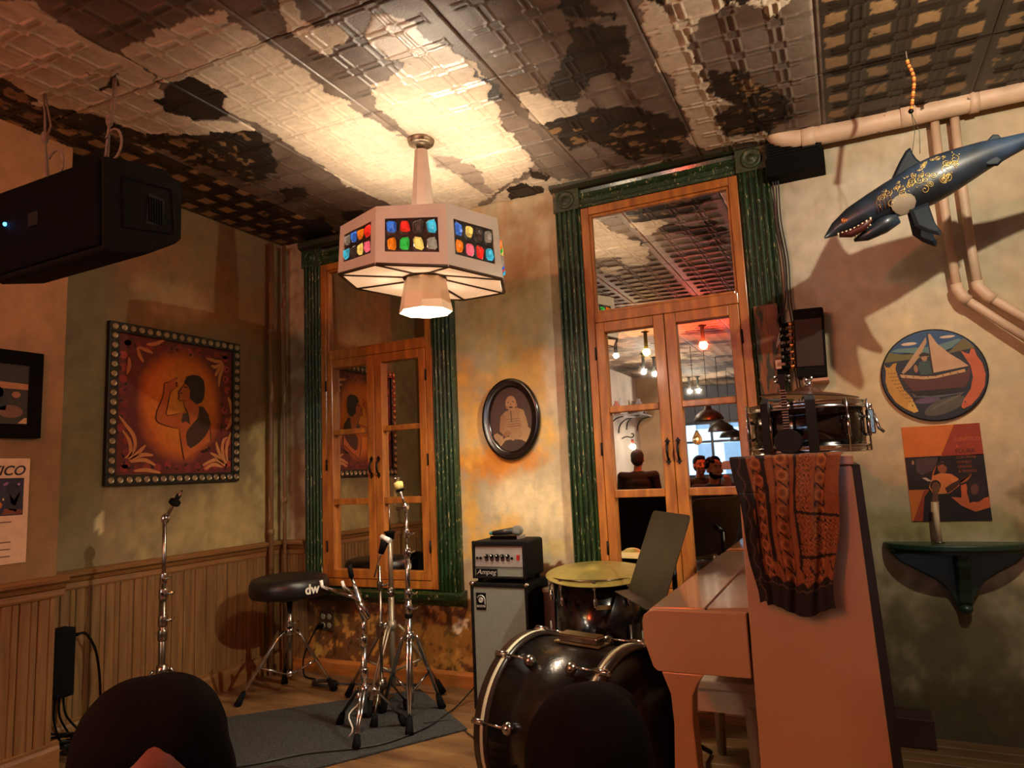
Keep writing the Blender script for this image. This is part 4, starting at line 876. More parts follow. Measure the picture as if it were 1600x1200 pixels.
obj('fallboard_hinge', MB().box(-.42, -.414, Y0 + .034, Y1 - .034, .778, .7925), IRON, f_)
obj('rear_fallboard', yprism([(-.414, .778), (-.414, .793), (-.293, .80), (-.293, .785)], Y0 + .034, Y1 - .034), PGL, t)
obj('back_frame', yprism([(.042, 0), (.010, 1.195), (.03, 1.195), (.068, 0)], Y0 + .004, Y1), M('piano_back_black', (14, 12, 10), .6), t)
t = thing('piano_bench', 'worn white wooden piano bench pushed under the keyboard', 'bench', (-.48, -.8, 0))
BEN = M('worn_white_wood', (196, 172, 148), .6, var=.2, scale=6, col2=(120, 96, 72), mixlo=.62, mixhi=.66, mixscale=7)
obj('seat', MB().box(-.632, -.325, -1.12, -.42, .455, .485), BEN, t, bevel=.006)
for nm, a in (('apron', (-.605, -.35, -1.09, -1.07, .375, .455)), ('apron', (-.605, -.35, -.47, -.45, .375, .455)), ('side_apron', (-.605, -.585, -1.07, -.47, .375, .455)), ('side_apron', (-.37, -.35, -1.07, -.47, .375, .455))):
    obj(nm, MB().box(*a), BEN, t)
for x in (-.592, -.365):
    for y in (-1.075, -.465): obj('leg', MB().tube([(x, y, .0), (x, y, .40)], [.018, .027], 4), BEN, t)
# scarf over the piano end: cloth grid with woven colours
nu, nv = 110, 190
U, V = np.meshgrid(np.linspace(0, 1, nu), np.linspace(0, 1, nv))
Ltop, Ldn = .20, .385
sv = V * (Ltop + .03 + Ldn) - Ltop                     # arc length from the lid edge
xw0 = -.302 + .045 * np.clip(sv / Ldn, 0, 1); xw1 = -.012 - .052 * np.clip(sv / Ldn, 0, 1)
fold = .006 * np.sin(U * 19 + 1.5 * V) + .004 * np.sin(U * 41 + 4 * V) + .003 * np.sin(U * 9 - 6 * V)
X = xw0 + (xw1 - xw0) * U + .004 * np.sin(V * 14 + U * 5)
hang = np.clip(sv, 0, 9)
Yc = np.where(sv < 0, Y0 - .020 - sv, Y0 - .024 - .010 * np.clip(hang / .1, 0, 1) - (fold + .011) * np.clip(hang / .12, 0, 1))
Zc = np.where(sv < 0, 1.2265 + .002 * (1 + np.sin(U * 30 + V * 20)), 1.2265 - hang)
Zc = Zc - np.where(U < .12, .0, 0) + np.where(sv > .1, (.014 * np.sin(U * 7 + .5) - .012 * (U < .10) * -1), 0) * np.clip(hang / Ldn, 0, 1)
blk = np.array(lin((24, 14, 12))); rst = np.array(lin((128, 72, 32))); dko = np.array(lin((104, 54, 24))); lto = np.array(lin((158, 98, 48)))
ux = U * .30; vy = sv
C_ = np.broadcast_to(rst, U.shape + (3,)).copy()
def paint(mask, c): C_[mask] = c
band = lambda a, b: (U > a) & (U < b)
C_ *= (.82 + .36 * fbm(U * 90, V * 180, 3, 2))[..., None]
for a, b in ((.16, .29), (.34, .56), (.74, .90)):
    m_ = band(a, b); w_ = b - a; uu = (U - a) / w_
    paint(m_ & ((np.abs(uu - .18) < .035) | (np.abs(uu - .82) < .035)), dko)
    ph = vy / .046 + (a * 7); fr_ = ph - np.floor(ph)
    rr = np.hypot((uu - .5) * w_ * .30, (fr_ - .5) * .046)
    paint(m_ & (np.abs(rr - .0125) < .0022), lto); paint(m_ & (rr < .006), dko)
    sx_ = (uu - .5) * w_ * .30; zz = (fr_ * 1.0) % 1
    paint(m_ & (np.abs(sx_ - .011 * np.sin((zz - .0) * 2 * PI)) < .0035) & ((zz < .22) | (zz > .80)), blk)
    paint(m_ & (np.abs(np.abs(uu - .5) - .28) < .05) & (np.abs(zz - .5) > .38), blk)
fld_ = band(.60, .74) | (band(.60, 1.) & (vy > .155) & (vy < .255))
k1 = np.sin(ux * 260 + 3 * np.sin(vy * 150)) * np.sin(vy * 230 + 2 * np.sin(ux * 200))
paint(fld_ & (k1 > .45), dko); paint(fld_ & (np.abs(k1) < .10), lto); paint(fld_ & (k1 < -.75), blk)
for ed in (.145, .30, .585): paint((np.abs(U - ed - .01 * np.sin(V * 12)) < (.012 if ed != .30 else .02)) & (vy < .29), blk)
paint((np.abs(vy - .145 - .06 * np.clip(U - .6, 0, 1)) < .004) & (U > .6), blk); paint((np.abs(vy - .262 - .03 * (U - .6)) < .004) & (U > .585), blk)
hb = (vy > .28) & (vy < .325) & (U > .30)
q_ = (U * .30 / .036) % 1; paint(hb & (np.abs((vy - .302) - .012 * np.sin(q_ * 2 * PI)) < .004) & (np.abs(q_ - .5) > .22), blk)
wig = .008 * np.sin(U * 60)
hem = (vy > .335 + .006 * np.sin(U * 40)) | (U < .135 + .01 * np.sin(V * 40)); paint(hem, blk)
paint(hem & (np.abs(U - .075 - .02 * np.sin(V * 60)) < .006), np.array(lin((80, 60, 44))) ); paint(hem & (np.abs(vy - .352 - .003 * np.sin(U * 50)) < .0015), np.array(lin((90, 66, 46))))
SCM = M('woven_scarf', rough=.9, attr='Col', var=.12, scale=60, bump=.3, bscale=400)
sc_ = grid_obj('scarf', np.stack([X, Yc, Zc], -1), C_, SCM)
sc_.modifiers.new('thick', 'SOLIDIFY').thickness = .0025
tagp(sc_, 'rust and black patterned scarf draped over the piano end', 'scarf')
# ---------------------------------------------------------------- snare drum and its company on the piano
sc = Vector((-.108, -1.22, 0)); r = .168; zb_, zt_ = 1.2335, 1.388
t = thing('snare_drum', 'black snare drum with chrome hoops on top of the piano', 'drum', (sc.x, sc.y, zb_))
obj('shell', MB().lathe([(r, zb_ + .012), (r, zt_ - .012)], sc, n=44), DRM, t)
obj('top_skin', MB().lathe([(r, zt_ - .012), (r - .002, zt_ - .006), (.001, zt_ - .006)], sc, n=44), HEAD, t)
for z, s in ((zt_, 1), (zb_, -1)):
    obj('hoop', MB().lathe([(r + .003, z - s * .022), (r + .012, z - s * .022), (r + .012, z - s * .018), (r + .008, z - s * .016), (r + .008, z - s * .002), (r + .012, z), (r + .003, z)] if s > 0 else [(r + .003, z), (r + .012, z), (r + .008, z + .002), (r + .008, z + .015), (r + .012, z + .017), (r + .012, z + .021), (r + .003, z + .021)], sc, n=44), CHR, t)
for k in range(10):
    an = math.radians(-48 + 36 * k); d = Vector((math.cos(an), math.sin(an), 0)); p = sc + d * (r + .014)
    l_ = obj('lug', MB().tube([p + Vector((0, 0, zt_ - .045)), p + Vector((0, 0, zb_ + .045))], .0055, 8), CHR, t)
    m = MB()
    for z in (zt_ - .05, zb_ + .05): m.tube([sc + d * r + Vector((0, 0, z)), p + Vector((0, 0, z))], .005, 6)
    obj('lug_post', m, CHR, l_)
    obj('tension_rod', MB().tube([p + Vector((0, 0, zb_ + .002)), p + Vector((0, 0, zt_ + .004))], .003, 6), CHR, l_)
q = sc + Vector((r + .016, -.01, 0))
th_ = obj('strainer', MB().box(q.x - .012, q.x + .012, q.y - .014, q.y + .014, 1.285, 1.36), CHD, t, bevel=.004)
obj('lever', MB().tube([q + Vector((.01, 0, 1.345)), q + Vector((.022, -.004, 1.30)), q + Vector((.034, -.004, 1.288))], .005, 8), CHR, th_)
obj('adjusting_knob', MB().lathe([(.009, 0), (.009, .016)], q + Vector((0, 0, 1.36)), n=10), CHR, th_)
WEB = M('black_webbing', (13, 12, 12), .85, var=.1)
for k, (an, l_) in enumerate(((-124, 'black web strap over the snare drum, nearer the window'), (-82, 'black web strap over the front middle of the snare drum'))):
    d = Vector((math.cos(math.radians(an)), math.sin(math.radians(an)), 0)); s = Vector((-d.y, d.x, 0)) * .014
    ring = [(r + .0165, zb_ + .002), (r + .018, zt_), (r + .010, zt_ + .012), (r * .6, zt_ + .012), (r * .6, zt_ + .015), (r + .012, zt_ + .016), (r + .0215, zt_ + .002), (r + .02, zb_ + .002)]
    vs = [sc + d * a + Vector((0, 0, z)) + s * g for g in (-1, 1) for a, z in ring]; n = len(ring)
    obj('drum_strap', MB().add(vs, [(i, (i + 1) % n, n + (i + 1) % n, n + i) for i in range(n)] + [tuple(reversed(range(n))), tuple(range(n, 2 * n))]), WEB, label=l_, cat='strap', group='straps over the snare drum', org=(sc.x, sc.y, zb_))
CYD = M('dark_copper_cymbal', (86, 48, 36), .25, .8, var=.2, scale=12)
o = Vector((-.095, -1.18, 1.418)); ax = Vector((.10, -.03, 1)).normalized()
cy = thing('cymbal', 'small dark coppery cymbal on top of the snare drum', 'cymbal', o)
obj('bronze', MB().lathe([(.150, 0), (.10, .010), (.045, .016), (.034, .026), (.012, .032), (.005, .032), (.005, .029), (.03, .022), (.045, .012), (.10, .007), (.150, -.002)], o, ax, 44, cap=False), CYD, cy)
obj('cymbal_stem', MB().lathe([(.004, -.03), (.004, .05)], o, ax, 10), CHR, cy)
m = MB().lathe([(.012, .03), (.013, .044)], o, ax, 10)
for sg in (-1, 1): m.tube([o + ax * .044, o + ax * .062 + Vector((.012 * sg, 0, 0))], [.007, .006], 6)
obj('wing_nut', m, CHR, cy)
t = thing('toy_ukulele', 'little black ukulele with pale frets leaning on the front of the snare drum', 'instrument', (-.148, -1.41, 1.23))
UF = frame((-.148, -1.428, 1.2335), (1, -.05, 0), (-.01, .02, 1)); uk = []
for a in np.linspace(0, 2 * PI, 28)[:-1]: uk.append((.040 * math.cos(a), .036 + .036 * math.sin(a)))
ub = obj('body', MB().prism(uk, 0, .016, UF), M('uke_black', (9, 9, 10), .55, var=.1, spec=.2), t, bevel=.003)
nk = obj('neck', MB().prism([(-.009, .066), (.009, .066), (.007, .205), (-.007, .205)], .008, .015, UF), M('uke_black'), t)
for i in range(15): obj('fret', MB().prism([(-.0085, .074 + i * .008), (.0085, .074 + i * .008), (.0085, .0755 + i * .008), (-.0085, .0755 + i * .008)], .0148, .0168, UF), M('fret_copper', (150, 110, 84), .3, .7), nk)
hd_ = obj('headstock', MB().prism([(-.011, .205), (.011, .205), (.012, .235), (-.012, .235)], .006, .014, UF), M('uke_black'), t)
for sg in (-1, 1):
    for z in (.213, .227): obj('tuning_peg', MB().lathe([(.003, 0), (.003, .006), (.005, .007), (.005, .011)], UF(sg * .011, z, .01), (sg, 0, 0), 8), CHR, hd_)
# ---------------------------------------------------------------- black box with plugs, cables and air grille on the right wall
t = thing('stage_box', 'black stage box with a row of plugged connectors mounted above the snare drum', 'box', (-.10, -.06, 1.60))
Rb = Matrix.Translation((-.105, -.075, 1.76)) @ Matrix.Rotation(math.radians(2), 4, 'Y')
obj('case', MB().box(-.066, .066, -.045, .065, -.165, .165, Rb), TLX, t, bevel=.008)
obj('front_plate', MB().box(-.060, .056, -.050, -.045, -.112, .112, Rb), M('box_brown', (58, 42, 36), .6, var=.1, spec=.2), t)
CON = M('connector_copper', (170, 110, 70), .3, .8)
for i in range(7):
    z = .10 - i * .034
    k = obj('connector', MB().tube([Rb @ Vector((-.066, -.02, z)), Rb @ Vector((-.092, -.022, z))], [.010, .009], 10), CON if i % 3 else M('connector_gold', (230, 150, 80), .25, .9), t)
    obj('plug', MB().tube([Rb @ Vector((-.090, -.022, z)), Rb @ Vector((-.13, -.022, z - .004))], .010, 8), BLK, k)
obj('bracket', MB().box(-.15, -.04, -.13, -.0, 1.575, 1.588), M('pinkish_bracket', (190, 140, 116), .6), t)
obj('bracket_post', MB().box(-.12, -.09, -.10, -.06, 1.588, 1.60), RUB, t)
t = thing('junction_box', 'small pinkish junction box with white wires beside the window casing', 'box', (-.245, -.06, 1.66))
obj('cover', MB().box(-.268, -.222, -.075, -.035, 1.655, 1.70), M('pinkish_bracket'), t, bevel=.003); obj('lower_case', MB().box(-.262, -.212, -.07, -.0, 1.61, 1.655), BLK, t, bevel=.004)
WHW = M('white_wire', (206, 196, 180), .6)
for i in range(5): obj('wire', MB().tube(smooth_path([(-.255 + i * .006, -.055, 1.70), (-.255 + i * .008, -.06, 1.76 + .012 * i), (-.225 + .004 * i, -.07, 1.86 - .030 * i), (-.20, -.08, 1.875 - .032 * i)]), .0022, 5), WHW, t)
for i, (dx, c_, l_) in enumerate(((0, (46, 22, 16), 'maroon cable running down beside the window casing, loop at its end'), (.012, (20, 18, 17), 'black cable running down beside the window casing'), (.024, (30, 26, 22), 'dark cable hugging the wall right of the casing'))):
    pts = [(-.205 + dx, -.10, 2.80), (-.200 + dx, -.05, 2.6), (-.205 + dx, -.03, 2.4), (-.19 + dx, -.025, 2.2), (-.196 + dx, -.03, 2.0)]
    pts += [(-.225, -.06, 1.93), (-.24, -.08, 1.88), (-.20, -.09, 1.86), (-.16, -.085, 1.88)] if i == 0 else [(-.19 + dx, -.04, 1.85), (-.20 + dx, -.05, 1.7), (-.19 + dx, -.05, 1.5), (-.2 + dx, -.04, 1.3)]
    cable(l_, pts, .0045 if i == 0 else .004, M('cable_%d' % i, c_, .5), 'wall_cable', 'cables beside the window casing')
t = thing('wall_vent_box', 'black ventilation box under the ceiling pipe beside the window header', 'box', (-.09, -.1, 2.60))
obj('body', MB().box(-.214, .036, -.12, 0, 2.602, 2.775), TLX, t, bevel=.004); obj('lower_lip', MB().box(-.22, .042, -.128, 0, 2.598, 2.69), BLK, t, bevel=.004)
for i in range(5): obj('louvre', MB().box(-.20, .022, -.126, -.118, 2.70 + i * .014, 2.706 + i * .014), BLK, t)
obj('bare_strip', MB().box(-.345, -.235, -.062, -.0555, 1.24, 1.98), M('stripped_wood', (112, 62, 26), .6, var=.5, scale=7, stretch=(5, 5, 1), bump=.4, bscale=50, col2=(40, 44, 22), mixlo=.5, mixhi=.56, mixscale=9), bpy.data.objects['window_2'])
# ---------------------------------------------------------------- pipes
PIP = M('chipped_pipe_paint', (206, 176, 146), .5, var=.15, scale=10, bump=.15, bscale=40, col2=(76, 46, 26), mixlo=.655, mixhi=.68, mixscale=9)
PIPD = M('old_riser_paint', (112, 80, 50), .5, var=.3, scale=6, stretch=(4, 4, .6), col2=(176, 150, 116), mixlo=.6, mixhi=.66, mixscale=8)
t = thing('ceiling_pipe', 'thick cream painted pipe running along the top of the right wall', 'pipe', (.3, -.1, 2.76))
obj('run', MB().tube(smooth_path([(-.17, -.12, 2.85), (-.155, -.12, 2.80), (-.10, -.11, 2.775), (-.02, -.105, 2.765), (.3, -.10, 2.76), (1.84, -.10, 2.752)], 5), .047, 16), PIP, t)
for x in (-.02, .40): obj('coupling', MB().lathe([(.05, -.03), (.053, -.028), (.053, .028), (.05, .03)], (x, -.103, 2.763), (1, 0, -.005), 18), PIP, t)
obj('strap', MB().lathe([(.0475, -.018), (.051, -.018), (.051, .018), (.0475, .018)], (.655, -.1, 2.756), (1, 0, 0), 18), PIP, t); obj('hanger', MB().box(.64, .67, -.115, -.10, 2.80, 2.835 - .05), PIP, t)
for i, (x0, l_) in enumerate(((.515, 'thin chipped pipe behind the shark, nearer the disc painting'), (.592, 'thin chipped pipe behind the shark tail, right of its twin'))):
    t = thing('wall_pipe', l_, 'pipe', (x0, -.06, 1.6), 'twin thin wall pipes')
    p = [(x0 - .006, -.06, 2.755), (x0 - .012, -.06, 2.4), (x0 - .010, -.06, 2.1), (x0 - .003, -.06, 1.93 - i * .0)]
    q = [(x0 + .012, -.062, 1.893), (x0 + .13, -.065, 1.77), (x0 + .235, -.07, 1.665)] if i == 0 else [(x0 + .025, -.062, 1.885), (x0 + .14, -.065, 1.775), (x0 + .25, -.07, 1.66)]
    obj('riser', MB().tube(p, .019, 12), PIP, t); obj('slanted_run', MB().tube([p[-1]] + q, .019, 12), PIP, t)
    obj('elbow', MB().tube([Vector(p[-1]) + Vector((-.001, 0, .025)), Vector(p[-1]), Vector(q[0]), Vector(q[0]) + Vector((.02, 0, -.02))], .025, 12), PIP, t)
    obj('lower_run', MB().tube([q[-1], (q[-1][0] + .008, -.07, 1.63), (q[-1][0] + .010, -.07, 0.02)], .019, 12), PIP, t)
for i, (x, y, r_, l_) in enumerate(((-3.447, -.155, .017, 'thicker old riser pipe in the room corner'), (-3.425, -.055, .013, 'thinner old riser pipe in the room corner beside the green casing'))):
    t = thing('riser_pipe', l_, 'pipe', (x, y, 0), 'riser pipes in the corner')
    obj('tube', MB().tube([(x, y, 0), (x, y, 2.87)], r_, 12), PIPD, t)
    for z in (2.25, .9): obj('coupling', MB().lathe([(r_, -.02), (r_ + .005, -.018), (r_ + .005, .018), (r_, .02)], (x, y, z + i * .2)), PIPD, t)
# ---------------------------------------------------------------- carved shark on a bead string
t = thing('carved_shark', 'carved wooden shark painted blue with gold spirals hanging before the right wall', 'sculpture', (.35, -.637, 2.3))
ys = -.637
spn = [(.004, 2.094, .004, .004), (.05, 2.122, .030, .026), (.11, 2.150, .050, .040), (.18, 2.175, .062, .052), (.245, 2.195, .074, .062), (.31, 2.213, .085, .070), (.37, 2.235, .090, .072), (.43, 2.258, .086, .068), (.50, 2.281, .072, .058), (.57, 2.302, .056, .046), (.64, 2.317, .040, .034), (.70, 2.330, .028, .024), (.76, 2.345, .022, .018), (.80, 2.356, .016, .012)]
P_ = [Vector((a, ys, b)) for a, b, *_ in spn]; n = 20; vs = []; fs = []
for i, p in enumerate(P_):
    tg = (P_[min(i + 1, len(P_) - 1)] - P_[max(i - 1, 0)]).normalized(); up_ = Vector((0, 1, 0)).cross(tg) * -1
    if up_.z < 0: up_ = -up_
    for j in range(n):
        a = 2 * PI * j / n; s_, c_ = math.sin(a), math.cos(a)
        vs.append(p + up_ * spn[i][2] * s_ * (1.0 if s_ > 0 else .92) + Vector((0, 1, 0)) * spn[i][3] * c_)
for i in range(len(P_) - 1): fs += [(i * n + j, i * n + (j + 1) % n, (i + 1) * n + (j + 1) % n, (i + 1) * n + j) for j in range(n)]
fs += [tuple(range(n)), tuple(range((len(P_) - 1) * n, len(P_) * n))]
SHK = M('shark_dark_blue', (24, 31, 38), .42, var=.4, scale=7, coat=.25, col2=(44, 62, 84), mixlo=.5, mixhi=.7, mixscale=5)
bd = obj('body', MB().add(vs, fs, True), SHK, t)
XZ = frame((0, ys, 0), (1, 0, 0), (0, 0, 1))   # h towards the camera
SHF = M('shark_fin_blue', (26, 34, 42), .62, var=.4, scale=7, spec=.25)
def fin(nm, poly, th, y0=0., mat=SHF, par=t, tilt=0.):
    poly = poly[::-1] if sum(poly[i - 1][0] * poly[i][1] - poly[i][0] * poly[i - 1][1] for i in range(len(poly))) < 0 else poly
    cx = sum(p[0] for p in poly) / len(poly); cz = sum(p[1] for p in poly) / len(poly); q = [(cx + (a - cx) * .72, cz + (b - cz) * .72) for a, b in poly]
    k = len(poly); F_ = lambda a, b, h: XZ(a, b, h + y0 + tilt * (poly[0][1] - b))
    vs = [F_(a, b, 0) for a, b in poly] + [F_(a, b, th / 2) for a, b in q] + [F_(a, b, -th / 2) for a, b in q]
    fs = [(i, (i + 1) % k, k + (i + 1) % k, k + i) for i in range(k)] + [((i + 1) % k, i, 2 * k + i, 2 * k + (i + 1) % k) for i in range(k)] + [tuple(k + i for i in range(k)), tuple(2 * k + i for i in reversed(range(k)))]
    return obj(nm, MB().add(vs, fs), mat, par, bevel=.003)
fin('dorsal_fin', [(.232, 2.236), (.262, 2.29), (.292, 2.345), (.318, 2.385), (.336, 2.397), (.342, 2.37), (.352, 2.345), (.372, 2.318), (.395, 2.295), (.32, 2.25)], .03)
fin('pectoral_fin', [(.300, 2.145), (.368, 2.165), (.372, 2.12), (.378, 2.065), (.394, 2.02), (.388, 2.004), (.345, 2.03), (.312, 2.062)], .026, .055, tilt=.35)
fin('pectoral_fin', [(.300, 2.145), (.368, 2.165), (.372, 2.12), (.378, 2.065), (.394, 2.02), (.388, 2.004), (.345, 2.03), (.312, 2.062)], .026, -.055, tilt=-.35)
fin('second_dorsal_fin', [(.555, 2.335), (.60, 2.378), (.618, 2.372), (.632, 2.345)], .014)
fin('pelvic_fin', [(.54, 2.265), (.60, 2.285), (.618, 2.262), (.598, 2.245), (.565, 2.25)], .022, .025)
fin('tail_fin', [(.78, 2.33), (.83, 2.42), (.87, 2.49), (.895, 2.50), (.868, 2.42), (.846, 2.366), (.862, 2.30), (.866, 2.26), (.845, 2.255), (.81, 2.31)], .02)
MTH = M('mouth_dark_red', (70, 22, 16), .5); TTH = M('ivory_teeth', (226, 214, 180), .4)
mo = obj('jaw', MB().tube([(.060, ys - .020, 2.092), (.10, ys - .030, 2.085), (.14, ys - .042, 2.098), (.175, ys - .052, 2.122)], [.012, .016, .016, .008], 8), MTH, t)
lj = obj('lower_jaw', MB().tube([(.108, ys, 2.064), (.15, ys, 2.075), (.21, ys, 2.105), (.26, ys, 2.13)], [.006, .022, .034, .03], 10), SHK, t)
for i in range(9):
    f = i / 8; x = .055 + .115 * f; y = ys - .022 - .032 * f; z = 2.094 + .030 * f * f
    obj('tooth', MB().lathe([(.0045, 0), (.0001, -.013)], (x, y - .006, z + .002), n=6), TTH, mo)
for i in range(6):
    f = i / 5; obj('tooth', MB().lathe([(.0045, 0), (.0001, .013)], (.112 + .055 * f, ys - .024 - .022 * f, 2.070 + .028 * f), n=6), TTH, lj)
ey = obj('eye', MB().lathe([(.012, 0), (.011, .004), (.007, .005), (.007, .003), (.004, .004), (.001, .006)], (.080, ys - .030, 2.142), (-.15, -1, .25), 14), M('eye_copper', (170, 100, 50), .3, .5), t)
GLD_ = M('gold_paint', (206, 178, 104), .35, .5)
def on_body(x, z):
    # point on the camera side of the body at (x, z)
    i = max(0, min(len(spn) - 2, sum(1 for a in spn if a[0] < x) - 1)); a, b = spn[i], spn[i + 1]; f = min(1, max(0, (x - a[0]) / (b[0] - a[0])))
    cz, ru, rw = (a[k] + (b[k] - a[k]) * f for k in (1, 2, 3)); q = min(.97, abs((z - cz) / ru)); return Vector((x, ys - rw * math.sqrt(1 - q * q) - .001, z))
def axis_z(x):
    i = max(0, min(len(spn) - 2, sum(1 for a in spn if a[0] < x) - 1)); a, b = spn[i], spn[i + 1]; return a[1] + (b[1] - a[1]) * (x - a[0]) / (b[0] - a[0]), a[2]
rg = random.Random(3)
for i in range(46):
    x = rg.uniform(.205, .47); cz, ru = axis_z(x); z = cz + rg.uniform(-.45, .85) * ru
    R0 = rg.uniform(.006, .019); tw = rg.uniform(1.2, 2.2); ph = rg.uniform(0, 6.28); sg = rg.choice((-1, 1))
    pts = [on_body(x + R0 * (1 - k / 15) * math.cos(ph + sg * tw * 2 * PI * k / 14), z + R0 * (1 - k / 15) * math.sin(ph + sg * tw * 2 * PI * k / 14)) for k in range(14)]
    obj('gold_spiral', MB().tube(pts, .0014, 4), GLD_, bd)
for i in range(40):
    x = rg.uniform(.2, .48); cz, ru = axis_z(x); obj('gold_dot', MB().ball(on_body(x, cz + rg.uniform(-.5, .85) * ru), .0026, 6, 4), GLD_, bd)
for i in range(5):
    x = .195 + i * .012; obj('gill', MB().tube([on_body(x + .008, axis_z(x)[0] + .03), on_body(x, axis_z(x)[0]), on_body(x + .004, axis_z(x)[0] - .035)], .0022, 5), M('gill_brown', (90, 60, 44), .4), bd)
pt_ = [on_body(.285 + .042 * math.cos(a), 2.160 + .034 * math.sin(a)) for a in np.linspace(0, 2 * PI, 15)[:-1]]; cpt = on_body(.285, 2.160)
obj('bare_patch', MB().add([p + Vector((0, -.001, 0)) for p in pt_] + [cpt + Vector((0, -.004, 0))], [(i, (i + 1) % 14, 14) for i in range(14)], True), M('bare_plaster', (150, 138, 118), .7, var=.2), bd)
t = thing('bead_string', 'string of orange wooden beads and wire holding the carved shark', 'beads', (.361, ys, 2.79))
BEA = [M('bead_orange', (196, 112, 44), .4), M('bead_brown', (112, 56, 26), .4), M('bead_ochre', (206, 150, 70), .4)]
bp = smooth_path([(.361, ys, 2.79), (.363, ys, 2.735), (.372, ys, 2.70), (.376, ys, 2.66), (.366, ys, 2.60), (.355, ys, 2.545)], 6)
obj('strand', MB().tube(bp, .0025, 5), ROPE, t)
for i in range(5, len(bp)): obj('bead', MB().ball(bp[i], .0075, 8, 6), BEA[i % 3], t)
obj('knot', MB().ball((.353, ys, 2.538), .010, 8, 6), IRON, t)
for sg in (-1, 1): obj('hanging_wire', MB().tube([(.353, ys, 2.535), (.353 + .008 * sg + .012, ys + sg * .004, 2.45), (.338 + .028 * (sg > 0), ys + sg * .01, 2.365)], .0012, 4), M('thin_wire', (90, 84, 76), .4, .5), t)
# ---------------------------------------------------------------- green half-round shelf, candle
GRS = M('shelf_green', (34, 62, 46), .4, var=.15, coat=.2)
t = thing('wall_shelf', 'dark green half-round shelf on a carved bracket under the concert poster', 'shelf', (.385, 0, .8))
hf = lambda rx, ry, n=24: [(.385 + rx * math.cos(a), ry * math.sin(a)) for a in np.linspace(0, PI, n)]
ZF = lambda a, b, h: Vector((a, -b, h))
obj('board', MB().prism(hf(.275, .168), .806, .832, ZF), GRS, t, bevel=.006); obj('under_board', MB().prism(hf(.255, .15), .790, .806, ZF), GRS, t, bevel=.004)
bk = [(.13, .79), (.64, .79), (.60, .745), (.53, .705), (.475, .665), (.44, .615), (.425, .575), (.42, .555), (.375, .555), (.365, .58), (.345, .625), (.30, .67), (.23, .71), (.165, .75)]
obj('bracket', MB().prism(bk, 0, .035, lambda a, b, h: Vector((a, -h, b))), GRS, t, bevel=.008)
cs = MB(); sec = [(.14, .79), (.125, .74), (.085, .68), (.055, .62), (.045, .575), (0.0, .56), (0, .79)]
cs.prism(sec, -.028, .028, lambda a, b, h: Vector((.398 + h, -a, b))); obj('corbel', cs, GRS, t, bevel=.01)
obj('drop', MB().ball((.398, -.03, .553), (.026, .03, .02), 12, 8), GRS, t)
t = thing('taper_candle', 'slim cream candle standing on the green half-round shelf', 'candle', (.326, -.055, .833))
obj('wax', MB().lathe([(.0125, .833), (.0118, .93), (.010, 1.002), (.004, 1.006)], (.326, -.055, 0), n=14), M('candle_cream', (214, 190, 150), .5), t)
obj('drip_pan', MB().lathe([(.02, .832), (.022, .836), (.013, .838)], (.326, -.055, 0), n=14), CHD, t)
obj('toe_box', MB().box(.075, .222, -.15, -.006, 0, .118), M('dark_toe_board', (58, 34, 28), .6, var=.3), label='small dark wooden box on the floor behind the piano back', cat='box', org=(.15, -.08, 0), bevel=.004)
# ---------------------------------------------------------------- flat pictures on the walls (each print is a stack of thin shapes)
_FM = {}
def flat(c, rough=.6):
    k = tuple(c)
    if k not in _FM: _FM[k] = M('print_%d_%d_%d' % k, c, rough, var=.10, scale=25)
    return _FM[k]
def shape(par, nm, poly, c, fr, lv, map_=lambda x, y: (x, y)):
    q = [map_(*p) for p in poly]
    return obj(nm, MB().prism(q, .0003 * lv - .0002, .0003 * lv + .0002, fr), flat(c), par)
def ell(cx, cy, rx, ry, n=20, a=0.): return [(cx + rx * math.cos(t) * math.cos(a) - ry * math.sin(t) * math.sin(a), cy + rx * math.cos(t) * math.sin(a) + ry * math.sin(t) * math.cos(a)) for t in np.linspace(0, 2 * PI, n + 1)[:-1]]
def stroke(par, nm, pts, w_, c, fr, lv, map_=lambda x, y: (x, y)):
    P = [Vector((*map_(*p), 0)) for p in pts]; P = smooth_path(P, 5) if len(P) > 2 else P; L_, R2 = [], []
    k = len(P)
    for i in range(k):
        t_ = (P[min(i + 1, k - 1)] - P[max(i - 1, 0)]).normalized(); n2 = Vector((-t_.y, t_.x, 0)); ww = w_ * (math.sin(PI * (i + .6) / (k + .2)) * .8 + .2)
        L_.append(P[i] + n2 * ww); R2.append(P[i] - n2 * ww)
    m = MB(); vs = [fr(p.x, p.y, .0003 * lv) for p in L_] + [fr(p.x, p.y, .0003 * lv) for p in R2]
    m.add(vs, [(k + i, k + i + 1, i + 1, i) for i in range(k - 1)])
    return obj(nm, m, flat(c), par)
# --- folk painting framed by bottle caps
t = thing('folk_painting', 'square orange and maroon painting of a woman raising her arm, framed by bottle caps', 'painting', (-3.5, -.84, 1.68))
S_ = .88; F_ = frame((-3.482, -1.278, 1.242), (0, 1, 0), (0, 0, 1))
FRM = M('frame_black_green', (24, 28, 20), .4, var=.2)
fb = .056; m = MB()
for a in ((0, S_, 0, fb), (0, S_, S_ - fb, S_), (0, fb, fb, S_ - fb), (S_ - fb, S_, fb, S_ - fb)): m.prism([(a[0], a[2]), (a[1], a[2]), (a[1], a[3]), (a[0], a[3])], -.016, .012, F_)
frm = obj('frame', m, FRM, t, bevel=.003)
cap = MB().lathe([(.0175, 0), (.0175, .003), (.0155, .0065), (.0150, .006), (.0100, .0045), (.001, .0045)], (0, 0, 0), (1, 0, 0), 14)
CAPM = [M('cap_tin', (168, 152, 122), .3, .7, var=.2), M('cap_dull', (112, 96, 72), .4, .6, var=.2)]
